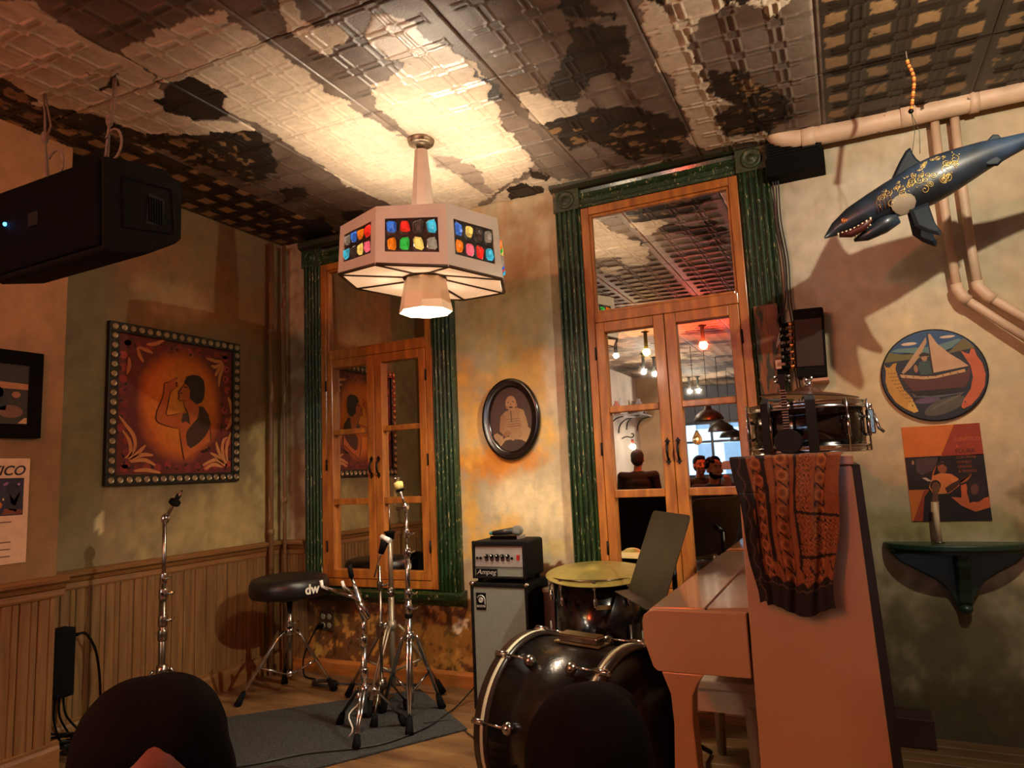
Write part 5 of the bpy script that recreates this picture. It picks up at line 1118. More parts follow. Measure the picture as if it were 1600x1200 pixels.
cme = None; npc = 17; pos = []
for i in range(npc): f = fb / 2 + (S_ - fb) * i / (npc - 1); pos += [(f, fb / 2), (f, S_ - fb / 2)] + ([(fb / 2, f), (S_ - fb / 2, f)] if 0 < i < npc - 1 else [])
for i, (a, b) in enumerate(pos):
    p = F_(a, b, .0125)
    if cme is None:
        o = obj('bottle_cap', cap, CAPM[0], frm); cme = o.data; o.location = p - _ORG[t.name]
        for v in cme.vertices: v.co = v.co + _ORG[t.name]
        cap0 = o
    else: o = cap0.copy(); COL.objects.link(o); o.location = p - _ORG[t.name]
ci = S_ - 2 * fb; U, V = np.meshgrid(np.linspace(0, 1, 70), np.linspace(0, 1, 70))
d = np.sqrt(((U - .52) / .37) ** 2 + ((V - .52) / .43) ** 2) ; d = d + (fbm(U * 9, V * 9, 4) - .5) * .10
k1 = np.clip((d - .80) / .25, 0, 1)[..., None]; k2 = np.clip(d / .85, 0, 1)[..., None]
cc = (np.array(lin((232, 158, 50))) * (1 - k2) + np.array(lin((206, 108, 28))) * k2) * (1 - k1) + np.array(lin((98, 34, 26))) * k1
CF = frame(F_(fb, fb, 0), (0, 1, 0), (0, 0, 1))
P_ = np.array([[tuple(CF(u * ci, v * ci, -.002)) for u in U[0]] for v in V[:, 0]])
PNT = M('canvas_paint', rough=.6, attr='Col', var=.12, scale=40, bump=.1, bscale=200)
cv = grid_obj('canvas', P_, cc, PNT, t)
def mp(x, y):
    a = (x + 8) / 955; yt = 20 + 90 * a; yb = 1175 - 45 * a
    return (a * ci, (1 - (y - yt) / (yb - yt)) * ci)
TAN = (196, 132, 74); RED_ = (140, 44, 34); DKP = (44, 20, 16)
rg = random.Random(11)
for side in range(4):
    for i in range(11):
        f = .07 + .86 * i / 10; e_ = .055 + rg.uniform(-.02, .03)
        a, b = ((f, 1 - e_), (f, e_), (e_, f), (1 - e_, f))[side]
        fl = shape(cv, 'painted_rose', ell(a * ci, b * ci, .024, .022, 12), rg.choice(((138, 44, 36), (160, 60, 46), (120, 38, 34))), CF, 1)
        shape(fl, 'painted_leaf', ell(a * ci + rg.uniform(-.03, .03), b * ci + rg.uniform(-.03, .03), .012, .007, 8, rg.uniform(0, 3)), DKP, CF, 2)
def fl(pts, w_=.011): stroke(cv, 'painted_flourish', pts, w_, TAN, CF, 3, mp)
for pts in ([(60, 1040), (100, 1000), (90, 900), (40, 820)], [(80, 1045), (130, 960), (120, 860), (60, 770), (10, 700)], [(90, 1050), (150, 1000), (210, 930)], [(90, 1060), (180, 1010), (270, 1010)], [(100, 1070), (200, 1050), (290, 1090)], [(130, 1140), (220, 1130), (330, 1150)],
            [(900, 1060), (860, 960), (870, 870), (910, 840)], [(890, 1060), (830, 970), (800, 880)], [(880, 1060), (820, 1010), (750, 975)], [(890, 1075), (800, 1030), (680, 1080)], [(860, 1090), (780, 1070), (700, 1110)], [(910, 1040), (900, 930), (940, 800)],
            [(140, 130), (200, 150), (250, 170)], [(130, 130), (150, 200), (180, 250)], [(200, 100), (270, 90), (340, 50)], [(70, 220), (75, 290), (60, 360)], [(850, 200), (790, 200), (700, 180)], [(860, 210), (790, 250), (750, 240)], [(860, 220), (800, 300), (790, 330)], [(870, 230), (830, 330), (820, 420)],
            [(910, 500), (935, 560), (940, 640)], [(890, 780), (930, 730), (945, 660)]): fl(pts)
SKN = (188, 98, 40)
fig = shape(cv, 'painted_woman', [(500, 550), (560, 540), (620, 575), (660, 590), (700, 620), (740, 700), (745, 800), (745, 880), (700, 905), (640, 955), (560, 1000), (525, 1045), (510, 1000), (490, 900), (475, 800), (470, 785), (380, 770), (310, 745), (285, 715), (290, 650), (320, 570), (340, 500), (345, 420), (380, 400), (450, 355), (455, 375), (430, 388), (455, 400), (455, 440), (430, 450), (395, 490), (385, 540), (375, 600), (370, 680), (500, 650), (520, 640), (510, 590)], SKN, CF, 4, mp)
shape(fig, 'face', [(515, 405), (500, 430), (475, 460), (462, 490), (468, 515), (460, 535), (475, 552), (530, 548), (575, 550), (590, 500), (560, 430)], SKN, CF, 5, mp)
shape(fig, 'dress', [(640, 590), (680, 595), (730, 660), (740, 720), (735, 780), (700, 840), (640, 900), (575, 945), (545, 920), (530, 850), (540, 800), (570, 760), (630, 690), (640, 640)], (66, 42, 26), CF, 5, mp)
shape(fig, 'dress', [(500, 660), (545, 650), (565, 740), (540, 790), (510, 760), (490, 720)], (66, 42, 26), CF, 5, mp)
shape(fig, 'hand', [(478, 745), (530, 722), (566, 748), (540, 800), (480, 795)], SKN, CF, 6, mp)
shape(fig, 'hair', [(515, 385), (530, 350), (580, 330), (640, 335), (680, 370), (690, 430), (685, 520), (660, 560), (620, 577), (585, 552), (560, 530), (556, 500), (560, 470), (545, 430), (515, 405)], (34, 20, 16), CF, 7, mp)
for pts in ([(470, 785), (380, 770), (310, 745), (285, 715), (290, 650), (320, 570), (340, 500), (345, 420), (380, 400), (450, 355)], [(430, 450), (395, 490), (385, 540), (375, 600), (370, 680), (500, 650)], [(475, 790), (490, 900), (510, 1000), (525, 1045)], [(740, 700), (745, 800), (748, 880)], [(500, 550), (515, 600), (545, 660), (560, 740)], [(515, 405), (500, 430), (475, 460), (462, 490), (468, 515), (460, 535), (478, 553), (530, 548)], [(505, 440), (525, 436), (545, 445)], [(472, 492), (485, 488), (494, 494)], [(455, 400), (440, 415), (455, 440)]):
    stroke(fig, 'outline', pts, .0035, DKP, CF, 8, mp)
stroke(cv, 'signature', [(655, 960), (670, 975), (680, 955), (690, 975), (705, 945), (715, 965), (735, 925), (745, 945), (760, 930)], .004, (20, 14, 12), CF, 8, mp)
# --- framed photograph and paper poster on the pier
t = thing('framed_photograph', 'small dark photograph in a wide black frame on the left pier', 'photograph', (-3.27, -1.95, 1.65))
F_ = frame((-3.258, -2.14, 1.463), (0, 1, 0), (0, 0, 1)); W_, H_ = .405, .385
m = MB()
for a in ((0, W_, 0, .06), (0, W_, H_ - .06, H_), (0, .055, .06, H_ - .06), (W_ - .055, W_, .06, H_ - .06)): m.prism([(a[0], a[2]), (a[1], a[2]), (a[1], a[3]), (a[0], a[3])], -.011, .012, F_)
obj('frame', m, M('frame_black', (10, 9, 8), .8, spec=.08), t, bevel=.003)
obj('inner_edge', MB().prism([(.05, .055), (W_ - .05, .055), (W_ - .05, H_ - .055), (.05, H_ - .055)], -.01, .001, F_), flat((120, 96, 72)), t)
ph = shape(t, 'print', [(.056, .061), (W_ - .056, .061), (W_ - .056, H_ - .061), (.056, H_ - .061)], (40, 27, 20), F_, 5)
for c_, p in (((168, 116, 70), [(.20, .215), (.348, .215), (.348, .24), (.20, .245)]), ((20, 14, 12), [(.1, .12), (.26, .12), (.265, .19), (.23, .225), (.18, .20), (.1, .2)]), ((120, 76, 46), ell(.235, .195, .014, .02)), ((150, 100, 66), ell(.30, .190, .018, .014)), ((112, 74, 50), ell(.28, .115, .05, .028)), ((190, 150, 104), [(.31, .064), (.348, .064), (.348, .09), (.335, .088)]), ((70, 46, 34), ell(.16, .09, .05, .02))):
    shape(ph, 'picture_patch', p, c_, F_, 6)
t = thing('paper_poster', 'white paper event poster below the framed photograph on the pier', 'poster', (-3.27, -1.96, 1.15))
F_ = frame((-3.2655, -2.17, .925), (0, 1, 0), (0, 0, 1)); W_, H_ = .405, .45
obj('sheet', MB().prism([(0, 0), (W_, .0), (W_, H_), (0, H_)], -.002, 0, F_), flat((222, 192, 156)), t)
im = shape(t, 'picture', [(.03, .205), (W_ - .022, .205), (W_ - .022, .365), (.03, .365)], (38, 32, 62), F_, 2)
for c_, p in (((24, 18, 28), ell(.34, .285, .035, .06)), ((196, 130, 84), [(.325, .30), (.345, .27), (.372, .31), (.36, .27), (.352, .245), (.335, .255)]), ((150, 100, 150), ell(.31, .34, .012, .006, 8, .6)), ((170, 130, 190), ell(.36, .335, .010, .005, 8, .9)), ((180, 110, 40), ell(.27, .25, .03, .02)), ((210, 180, 130), ell(.305, .275, .006, .006, 8)), ((210, 180, 130), ell(.352, .225, .006, .006, 8)), ((120, 60, 40), [(.30, .21), (.38, .21), (.38, .228), (.31, .235)]), ((70, 90, 150), ell(.18, .29, .06, .05)), ((200, 120, 70), ell(.12, .26, .03, .04))):
    shape(im, 'picture_patch', p, c_, F_, 3)
obj('lettering', text_mb('LUNÀTICO', .058, lambda a, b, h: F_(W_ - .022 + a, .378 + b, .0006 + h * .3), align='RIGHT', shear=.28, bold=.001), flat((28, 20, 30)), t)
for i, (z, w_) in enumerate(((.175, .2), (.09, .12), (.06, .1), (.03, .3))):
    obj('text_line', MB().prism([(.34 - w_, z), (.34, z), (.34, z + .005), (.34 - w_, z + .005)], 0, .0004, F_), flat((110, 80, 66)), t)
# --- oval portrait
t = thing('oval_portrait', 'oval sepia photograph of a laughing baby in a black frame between the windows', 'photograph', (-1.732, 0, 1.525))
F_ = frame((-1.732, -.006, 1.525), (1, 0, 0), (0, 0, 1))
prof = [(1.0, 0), (1.0, .012), (.97, .022), (.90, .024), (.85, .016), (.82, .018), (.77, .012), (.745, .006), (.745, 0)]
n = 56; vs = []; fs = []
for k, h in prof: vs += [F_(.187 * (1 - (1 - k) * 1.12) * math.cos(a), .239 * (1 - (1 - k) * .88) * math.sin(a), h) for a in np.linspace(0, 2 * PI, n + 1)[:-1]]
for i in range(len(prof)):
    q = (i + 1) % len(prof); fs += [(i * n + j, i * n + (j + 1) % n, q * n + (j + 1) % n, q * n + j) for j in range(n)]
obj('frame', MB().add(vs, fs, True), M('oval_black', (20, 13, 10), .2, coat=.4), t)
b_ = shape(t, 'print', ell(0, 0, .142, .19, 40), (60, 36, 28), F_, 14)
mo = lambda x, y: ((x - 480) / 365 * .187, -(y - 602) / 510 * .239)
for lv, nm, c_, p in ((15, 'seat_cover', (52, 35, 25), ell(495, 950, 150, 95)), (16, 'cloth', (156, 121, 83), [(320, 905), (400, 825), (480, 815), (600, 800), (690, 712), (722, 745), (728, 790), (700, 860), (665, 900), (600, 862), (480, 850), (400, 862), (340, 930)]), (17, 'body', (142, 105, 70), [(420, 500), (560, 462), (640, 500), (672, 600), (690, 690), (680, 750), (620, 775), (600, 830), (545, 850), (480, 840), (440, 800), (380, 790), (340, 750), (338, 660), (372, 540)]),
                     (18, 'sleeve', (131, 94, 62), [(350, 560), (400, 530), (420, 620), (395, 700), (365, 760), (335, 750), (338, 660)]), (18, 'sleeve', (152, 116, 78), [(600, 480), (645, 505), (690, 690), (680, 760), (615, 790), (605, 700), (590, 560)]), (19, 'leg', (128, 88, 57), [(365, 800), (425, 725), (485, 770), (420, 820)]), (19, 'shoe', (150, 116, 83), [(262, 775), (300, 765), (372, 812), (378, 852), (322, 900), (292, 862), (245, 832)]), (20, 'leg', (148, 112, 76), [(500, 770), (560, 760), (560, 830), (495, 872), (465, 850)]),
                     (18, 'head', (156, 113, 78), ell(488, 402, 68, 90)), (19, 'ear', (140, 97, 65), ell(556, 432, 12, 24)), (20, 'eye', (40, 22, 16), ell(456, 395, 11, 6, 8)), (20, 'eye', (40, 22, 16), ell(516, 388, 11, 6, 8)), (20, 'nose', (128, 84, 57), ell(484, 418, 12, 14, 8)), (20, 'mouth', (48, 20, 16), ell(488, 455, 26, 11, 10, .1)), (19, 'cheek', (136, 92, 62), ell(440, 450, 16, 22, 10))):
    shape(b_, nm, p, c_, F_, lv, mo)
for y in (600, 630, 662, 690): shape(b_, 'knit_band', [(415, y), (602, y - 6), (602, y + 4), (415, y + 9)], (112, 78, 51), F_, 20, mo)
shape(b_, 'button_placket', [(478, 500), (492, 500), (498, 640), (482, 640)], (96, 64, 41), F_, 21, mo)
# --- round boat painting
t = thing('round_boat_painting', 'round painting of a sailing boat between two fish on the right wall', 'painting', (.385, 0, 1.567))
F_ = frame((.385, -.004, 1.567), (1, 0, 0), (0, 0, 1)); F2 = lambda a, b, h: F_(a, b, h + .014)
obj('board', MB().lathe([(.208, 0), (.208, .014), (.2, .016)], (.385, -.004, 1.567), (0, -1, 0), 48), M('board_edge', (30, 26, 30), .4), t)
sk = shape(t, 'picture', ell(0, 0, .203, .203, 48), (30, 34, 46), F2, 8)
md = lambda x, y: ((x - 674) / 609 * .205, -(y - 604) / 511 * .205)
def clipd(p): # keep the points on the disc
    o = []
    for x, y in p:
        a, b = (x - 674) / 609, (y - 604) / 511; r_ = math.hypot(a, b)
        o.append((x, y) if r_ < .985 else (674 + 609 * a / r_ * .985, 604 + 511 * b / r_ * .985))
    return o
def arc(a0, a1, n=16): return [(674 + 600 * math.cos(t_), 604 - 503 * math.sin(t_)) for t_ in np.linspace(math.radians(a0), math.radians(a1), n)]
for lv, nm, c_, p in ((9, 'sky', (38, 74, 112), arc(32, 148) + [(160, 330), (1190, 320)]), (10, 'low_sky', (92, 122, 118), [(205, 300), (420, 330), (640, 380), (900, 330), (1040, 240), (1000, 225), (700, 290), (300, 270)]), (11, 'hill', (104, 96, 48), [(180, 300), (330, 342), (480, 352), (650, 385), (650, 400), (112, 418), (130, 370)]), (11, 'hill', (104, 92, 46), [(860, 372), (900, 350), (1000, 272), (1065, 228), (1130, 290), (1175, 345), (880, 380)]),
                      (11, 'cloud', (206, 180, 150), ell(435, 230, 92, 18)), (11, 'cloud', (206, 180, 150), ell(885, 193, 88, 15)), (12, 'wave', (90, 90, 92), [(400, 800), (600, 840), (900, 830), (990, 805), (990, 830), (700, 860), (430, 840)]), (12, 'purple_fish', (96, 74, 92), ell(570, 885, 150, 34, 16, -.05)), (12, 'grey_fish', (84, 78, 66), ell(760, 960, 250, 80, 20, -.28)),
                      (13, 'hull', (86, 42, 34), [(285, 575), (560, 645), (700, 650), (1040, 600), (1092, 540), (1092, 600), (1060, 700), (1010, 770), (420, 775), (360, 700), (310, 620)]), (14, 'waterline', (30, 20, 20), [(395, 772), (1015, 768), (985, 822), (450, 830)]), (14, 'gunwale', (190, 148, 100), [(285, 568), (560, 612), (700, 618), (1030, 568), (1040, 600), (700, 646), (560, 646), (300, 606)]),
                      (15, 'mainsail', (190, 150, 112), [(662, 150), (692, 140), (760, 260), (880, 380), (1000, 470), (1080, 540), (880, 562), (680, 582)]), (15, 'jib', (176, 138, 100), [(640, 170), (640, 235), (540, 385), (420, 505), (330, 566), (308, 550), (400, 440), (520, 310)]), (16, 'mast', (60, 36, 26), [(655, 120), (668, 118), (676, 620), (660, 620)]), (16, 'coat', (54, 74, 70), [(530, 450), (590, 430), (650, 440), (662, 600), (530, 600), (505, 500)]), (17, 'head', (168, 118, 80), ell(592, 405, 34, 38)), (18, 'hat', (40, 30, 26), [(530, 372), (560, 350), (600, 343), (640, 355), (660, 372), (630, 385), (560, 388)]), (17, 'arm', (150, 104, 72), ell(480, 520, 24, 45)),
                      (13, 'yellow_fish', (188, 136, 56), [(100, 430), (130, 470), (170, 480), (220, 440), (265, 432), (240, 500), (262, 600), (310, 740), (390, 840), (452, 1000), (400, 1015), (300, 960), (200, 880), (130, 760), (105, 640), (125, 520)]), (13, 'orange_fish', (190, 92, 52), [(1010, 362), (1060, 390), (1100, 410), (1130, 350), (1165, 360), (1180, 430), (1230, 520), (1252, 640), (1225, 770), (1150, 880), (1050, 970), (960, 1005), (940, 980), (980, 900), (1070, 790), (1110, 660), (1100, 540), (1060, 460)]), (14, 'fish_head', (206, 164, 76), [(340, 920), (395, 850), (452, 1000), (400, 1012), (330, 960)])):
    shape(sk, nm, clipd(p), c_, F2, lv, md)
for x, y in ((392, 932), (990, 932)): shape(sk, 'fish_eye', ell(x, y, 9, 9, 8), (40, 22, 16), F2, 16, md)
for i in range(9):
    for j in range(4):
        y = 540 + i * 42; x = 140 + i * 17 + (i * i) * 1.2 + j * 36; stroke(sk, 'scale_mark', [(x, y), (x + 14, y + 12), (x + 28, y + 2)], .0014, (92, 56, 24), F2, 15, md)
for i in range(8): x = 350 + i * 85; stroke(sk, 'gunwale_mark', [(x, 580 + (30 if 2 < i < 6 else 12)), (x + 10, 612 + (20 if 2 < i < 6 else 5))], .0016, (70, 40, 26), F2, 16, md)
for i in range(12): x = 640 + i * 30; stroke(sk, 'fish_rib', [(x - 40, 1000 - i * 12), (x + 10, 955 - i * 12)], .0012, (130, 112, 84), F2, 13, md)
# --- concert poster
t = thing('concert_poster', 'orange and black concert poster with musicians under the round painting', 'poster', (.386, 0, 1.13))
F_ = frame((.236, -.004, .921), (1, 0, 0), (0, 0, 1)); W_, H_ = .30, .42
def mq(x, y):
    b = .5; a = .5
    for _ in range(8):
        yt = 95 - 55 * a; b = (y - yt) / (1160 - yt); xl = 55 + 135 * b; xr = 945 + 160 * b; a = (x - xl) / (xr - xl)
    return (min(1, max(0, a)) * W_, (1 - min(1, max(0, b))) * H_)
obj('sheet', MB().prism([(0, 0), (W_, 0), (W_, H_), (0, H_)], -.004, 0, F_), flat((206, 108, 34)), t)
for lv, nm, c_, p in ((1, 'red_field', (150, 52, 22), [(660, 45), (950, 30), (1010, 410), (520, 425)]), (1, 'black_field', (26, 18, 16), [(500, 425), (1000, 400), (1110, 1170), (315, 1170), (330, 890), (390, 790)]), (1, 'band_photo', (40, 28, 28), [(100, 440), (515, 420), (430, 610), (392, 805), (150, 810)]), (2, 'photo_backdrop', (76, 58, 60), [(230, 450), (490, 440), (430, 590), (300, 640), (240, 600)]), (2, 'red_stripe', (160, 60, 30), [(330, 815), (392, 808), (335, 890), (318, 1165), (205, 1165)]),
                      (2, 'piano_player', (30, 22, 22), [(150, 540), (190, 480), (220, 500), (240, 700), (390, 690), (390, 790), (160, 800)]), (3, 'player_face', (150, 112, 90), ell(196, 500, 16, 26)), (3, 'keys', (190, 170, 150), [(305, 675), (350, 668), (420, 710), (370, 710)]), (4, 'guitarist_shirt', (206, 120, 58), [(430, 650), (530, 615), (640, 630), (720, 680), (735, 760), (620, 850), (440, 860), (385, 780)]), (5, 'guitarist_head', (150, 84, 50), ell(540, 555, 56, 68)), (6, 'guitarist_hair', (40, 24, 20), [(490, 540), (500, 500), (550, 490), (600, 510), (612, 570), (590, 620), (585, 550), (540, 515)]), (6, 'guitar', (64, 34, 24), [(570, 790), (640, 740), (800, 660), (860, 600), (850, 650), (760, 720), (690, 790), (600, 850)]), (6, 'guitarist_arm', (160, 90, 52), [(740, 710), (830, 660), (860, 620), (865, 650), (820, 710), (750, 740)]),
                      (5, 'singer_dress', (196, 92, 46), [(640, 890), (760, 900), (750, 760), (810, 740), (850, 960), (1060, 890), (1085, 1010), (920, 1060), (760, 990)]), (6, 'singer_hair', (38, 26, 22), ell(925, 820, 108, 130)), (7, 'singer_face', (96, 58, 42), ell(905, 805, 46, 62)), (6, 'jacket', (30, 22, 20), [(320, 1165), (335, 900), (430, 850), (530, 860), (620, 930), (640, 1165)]), (8, 'front_face', (112, 68, 46), ell(465, 785, 48, 66)), (7, 'front_hair', (26, 18, 16), ell(460, 760, 62, 62)), (8, 'pale_shirt', (186, 150, 110), [(408, 945), (500, 940), (515, 1165), (420, 1165)]), (7, 'neck', (104, 62, 42), [(430, 830), (490, 830), (495, 945), (425, 945)])):
    shape(t, nm, p, c_, F_, lv, mq)
TP = lambda x, y: (lambda a: (lambda u, v, h: F_(a[0] + u, a[1] + v, .0004 + h * .3)))(mq(x, y))
for s_, x, y, sz, c_, sx in (('LUNÀTICO', 672, 252, .0225, (196, 96, 44), .84), ('&', 690, 325, .018, (196, 96, 44), .84), ('FOURA', 686, 392, .0265, (40, 18, 12), .84), ('COLTRANE', 695, 452, .016, (150, 72, 38), .9), ('HUMBLE', 705, 508, .016, (150, 72, 38), .9), ('LENORE', 715, 560, .016, (150, 72, 38), .9), ('& FRIENDS', 725, 612, .016, (150, 72, 38), .9)):
    obj('lettering', text_mb(s_, sz, TP(x, y), align='LEFT', sx=sx), flat(c_), t)
# --- outlet and power box
t = thing('wall_outlet', 'brown four-socket wall outlet under the left window', 'outlet', (-3.112, 0, .33))
obj('plate', MB().box(-3.168, -3.058, -.016, -.0, .262, .392), M('outlet_brown', (56, 36, 24), .4), t, bevel=.004)
for x in (-3.138, -3.088):
    for z in (.352, .298): obj('socket', MB().lathe([(.019, 0), (.019, .003), (.010, .0035), (.001, .002)], (x, -.016, z), (0, -1, 0), 16), M('socket_grey', (128, 112, 94), .4), t)
t = thing('power_plug', 'black plug and cord in the lower left socket of the wall outlet', 'plug', (-3.138, -.03, .298))
obj('plug_body', MB().tube([(-3.138, -.018, .298), (-3.145, -.05, .296), (-3.16, -.06, .28)], [.014, .015, .008], 10), RUB, t)
obj('cord', MB().tube(smooth_path([(-3.158, -.058, .284), (-3.20, -.075, .20), (-3.235, -.09, .10), (-3.20, -.12, .012), (-3.08, -.16, .01)]), .005, 8), RUB, t)
t = thing('power_box', 'black power box fixed to the wainscot beside the left pier', 'box', (-3.43, -1.5, .42))
obj('case', MB().box(-3.486, -3.40, -1.545, -1.445, .265, .578), M('box_black', (10, 9, 9), .7, spec=.1), t, bevel=.008)
c_ = obj('cable_gland', MB().tube([(-3.43, -1.445, .535), (-3.43, -1.415, .535)], [.010, .008], 10), RUB, t)
obj('side_cord', MB().tube(smooth_path([(-3.43, -1.42, .535), (-3.42, -1.385, .53), (-3.40, -1.35, .45), (-3.385, -1.335, .33), (-3.38, -1.33, .20), (-3.38, -1.33, .012)]), .006, 8), RUB, c_)
for i in range(3): obj('drop_cord', MB().tube(smooth_path([(-3.42 - .02 * i, -1.52 + .03 * i, .268), (-3.42, -1.525 + .028 * i, .18), (-3.41 + .01 * i, -1.50 + .045 * i, .08), (-3.40, -1.46 + .04 * i, .012)]), .005, 8), RUB, t)
cable('black cables heaped in loops on the floor under the power box', [(-3.36 + .10 * math.cos(a) * (1 + .2 * math.sin(a * .7)), -1.42 + .09 * math.sin(a * 1.07), .012 + .010 * a / 3) for a in np.linspace(0, 9 * PI, 54)], .006, name='cable_heap')
# ---------------------------------------------------------------- bar wall in the mirror: shelves, sconce, things on the shelves
WSH = M('grey_shelf_wood', (110, 104, 104), .6, var=.2)
for i, (y0, y1, z, l_) in enumerate(((-8.0, -7.3, 2.06, 'grey bracket shelf on the bar wall, closer to the stage'), (-9.2, -8.3, 2.14, 'grey bracket shelf on the bar wall, next to the column'))):
    t = thing('bar_shelf', l_, 'shelf', (-3.5, (y0 + y1) / 2, z), 'shelves on the bar wall')
    obj('board', MB().box(-3.5, -3.2, y0, y1, z, z + .03), WSH, t, bevel=.003)
    for y in (y0 + .1, y1 - .1): obj('bracket', MB().tube(smooth_path([(-3.49, y, z - .25), (-3.46, y, z - .12), (-3.36, y, z - .03), (-3.24, y, z - .005)]), .012, 6), IRON, t)
rg = random.Random(2)
for i, (y, z, c_, l_) in enumerate(((-7.45, 2.09, (150, 96, 90), 'rosy round jar on the bar shelf closer to the stage'), (-7.75, 2.09, (180, 186, 196), 'tall pale jug on the bar shelf closer to the stage'), (-8.5, 2.17, (120, 104, 100), 'brown vase on the bar shelf next to the column'), (-8.85, 2.17, (160, 164, 172), 'grey bottle on the bar shelf next to the column'), (-9.05, 2.17, (96, 80, 76), 'dark pot on the bar shelf by the column end'))):
    o = (-3.36, y, z + .0005); k = 1 + .3 * (i % 2)
    t = thing('shelf_jar', l_, 'jar', o, 'vessels on the bar shelves')
    obj('vessel', MB().lathe([(.04, 0), (.075, .04 * k), (.085, .10 * k), (.06, .16 * k), (.03, .20 * k), (.035, .23 * k), (.03, .23 * k), (.025, .20 * k)], o, n=16), M('glaze_%d' % i, c_, .3), t)
t = thing('wall_sconce', 'lit wall lamp with an iron scroll arm on the bar wall', 'lamp', (-3.5, -8.05, 1.56))
obj('scroll_arm', MB().tube(smooth_path([(-3.49, -8.05, 1.72), (-3.40, -8.05, 1.75), (-3.30, -8.05, 1.73), (-3.27, -8.05, 1.78), (-3.31, -8.05, 1.80)]), .012, 6), IRON, t)
obj('socket', MB().lathe([(.02, 0), (.024, -.06), (.016, -.08)], (-3.30, -8.05, 1.70)), M('sconce_red', (170, 50, 40), .5), t)
obj('light_bulb', MB().ball((-3.30, -8.05, 1.57), .045, 12, 8), bulb_mat('sconce_glow', WARM, 400), t)
t = thing('added_dark_partition', 'added low black panelled partition darkening the lower mirror panes, behind the bearded man', 'partition', (-1.6, -4.37, 0))  # added dark screen so the lower mirror panes reflect black
obj('panel', MB().box(-2.95, -.35, -4.39, -4.35, .05, .90), BLK, t); obj('cap_rail', MB().box(-2.97, -.33, -4.41, -4.33, .90, .94), DKB, t, bevel=.006)
for x in (-2.93, -2.06, -1.2, -.37): obj('post', MB().box(x - .03, x + .03, -4.40, -4.34, 0, .90), BLK, t)
# ---------------------------------------------------------------- people
def remesh(mb, name, vox, mat, parent=None, org=None, smooth=4):
    me = bpy.data.meshes.new('t'); me.from_pydata([tuple(v) for v in mb.v], [], mb.f); o = bpy.data.objects.new('t', me); COL.objects.link(o)
    r_ = o.modifiers.new('r', 'REMESH'); r_.mode = 'VOXEL'; r_.voxel_size = vox; r_.use_smooth_shade = True
    s_ = o.modifiers.new('s', 'SMOOTH'); s_.iterations = smooth; s_.factor = .5
    dg = bpy.context.evaluated_depsgraph_get(); m2 = bpy.data.meshes.new_from_object(o.evaluated_get(dg)); bpy.data.objects.remove(o); bpy.data.meshes.remove(me)
    o0 = _ORG[parent.name] if parent is not None else Vector(org)
    m2.transform(Matrix.Translation(-o0)); m2.name = name
    q = link(name, m2, parent, mat)
    if parent is None: q.location = org; _ORG[q.name] = Vector(org)
    return q
def capsule(m, a, b, r0, r1, n=10):
    a, b = Vector(a), Vector(b); m.tube([a, b], [r0, r1], n); m.ball(a, r0, n, 8); m.ball(b, r1, n, 8)
def hand(m, wrist, fdir, pdir, s=1.):
    # palm, four unequal curled fingers and a thumb leaving the side of the palm
    f = Vector(fdir).normalized(); p = Vector(pdir).normalized(); p = (p - f * p.dot(f)).normalized(); sd = f.cross(p); w_ = Vector(wrist)
    capsule(m, w_, w_ + f * .03 * s, .022 * s, .024 * s)
    for k in range(4):
        o = w_ + f * .075 * s + sd * (k - 1.5) * .019 * s; L_ = (.068, .078, .073, .056)[k] * s
        capsule(m, w_ + f * .02 * s + sd * (k - 1.5) * .014 * s, o, .014 * s, .011 * s)
        k1 = o + (f * .9 + p * .35).normalized() * L_ * .5; k2 = k1 + (f * .5 + p * .85).normalized() * L_ * .5
        capsule(m, o, k1, .0105 * s, .009 * s); capsule(m, k1, k2, .009 * s, .0078 * s)
    b = w_ + f * .025 * s - sd * .022 * s; t1 = b + (f * .6 - sd * .7 + p * .2).normalized() * .04 * s; t2 = t1 + (f * .85 - sd * .15 + p * .45).normalized() * .03 * s
    capsule(m, b, t1, .014 * s, .011 * s); capsule(m, t1, t2, .011 * s, .009 * s)
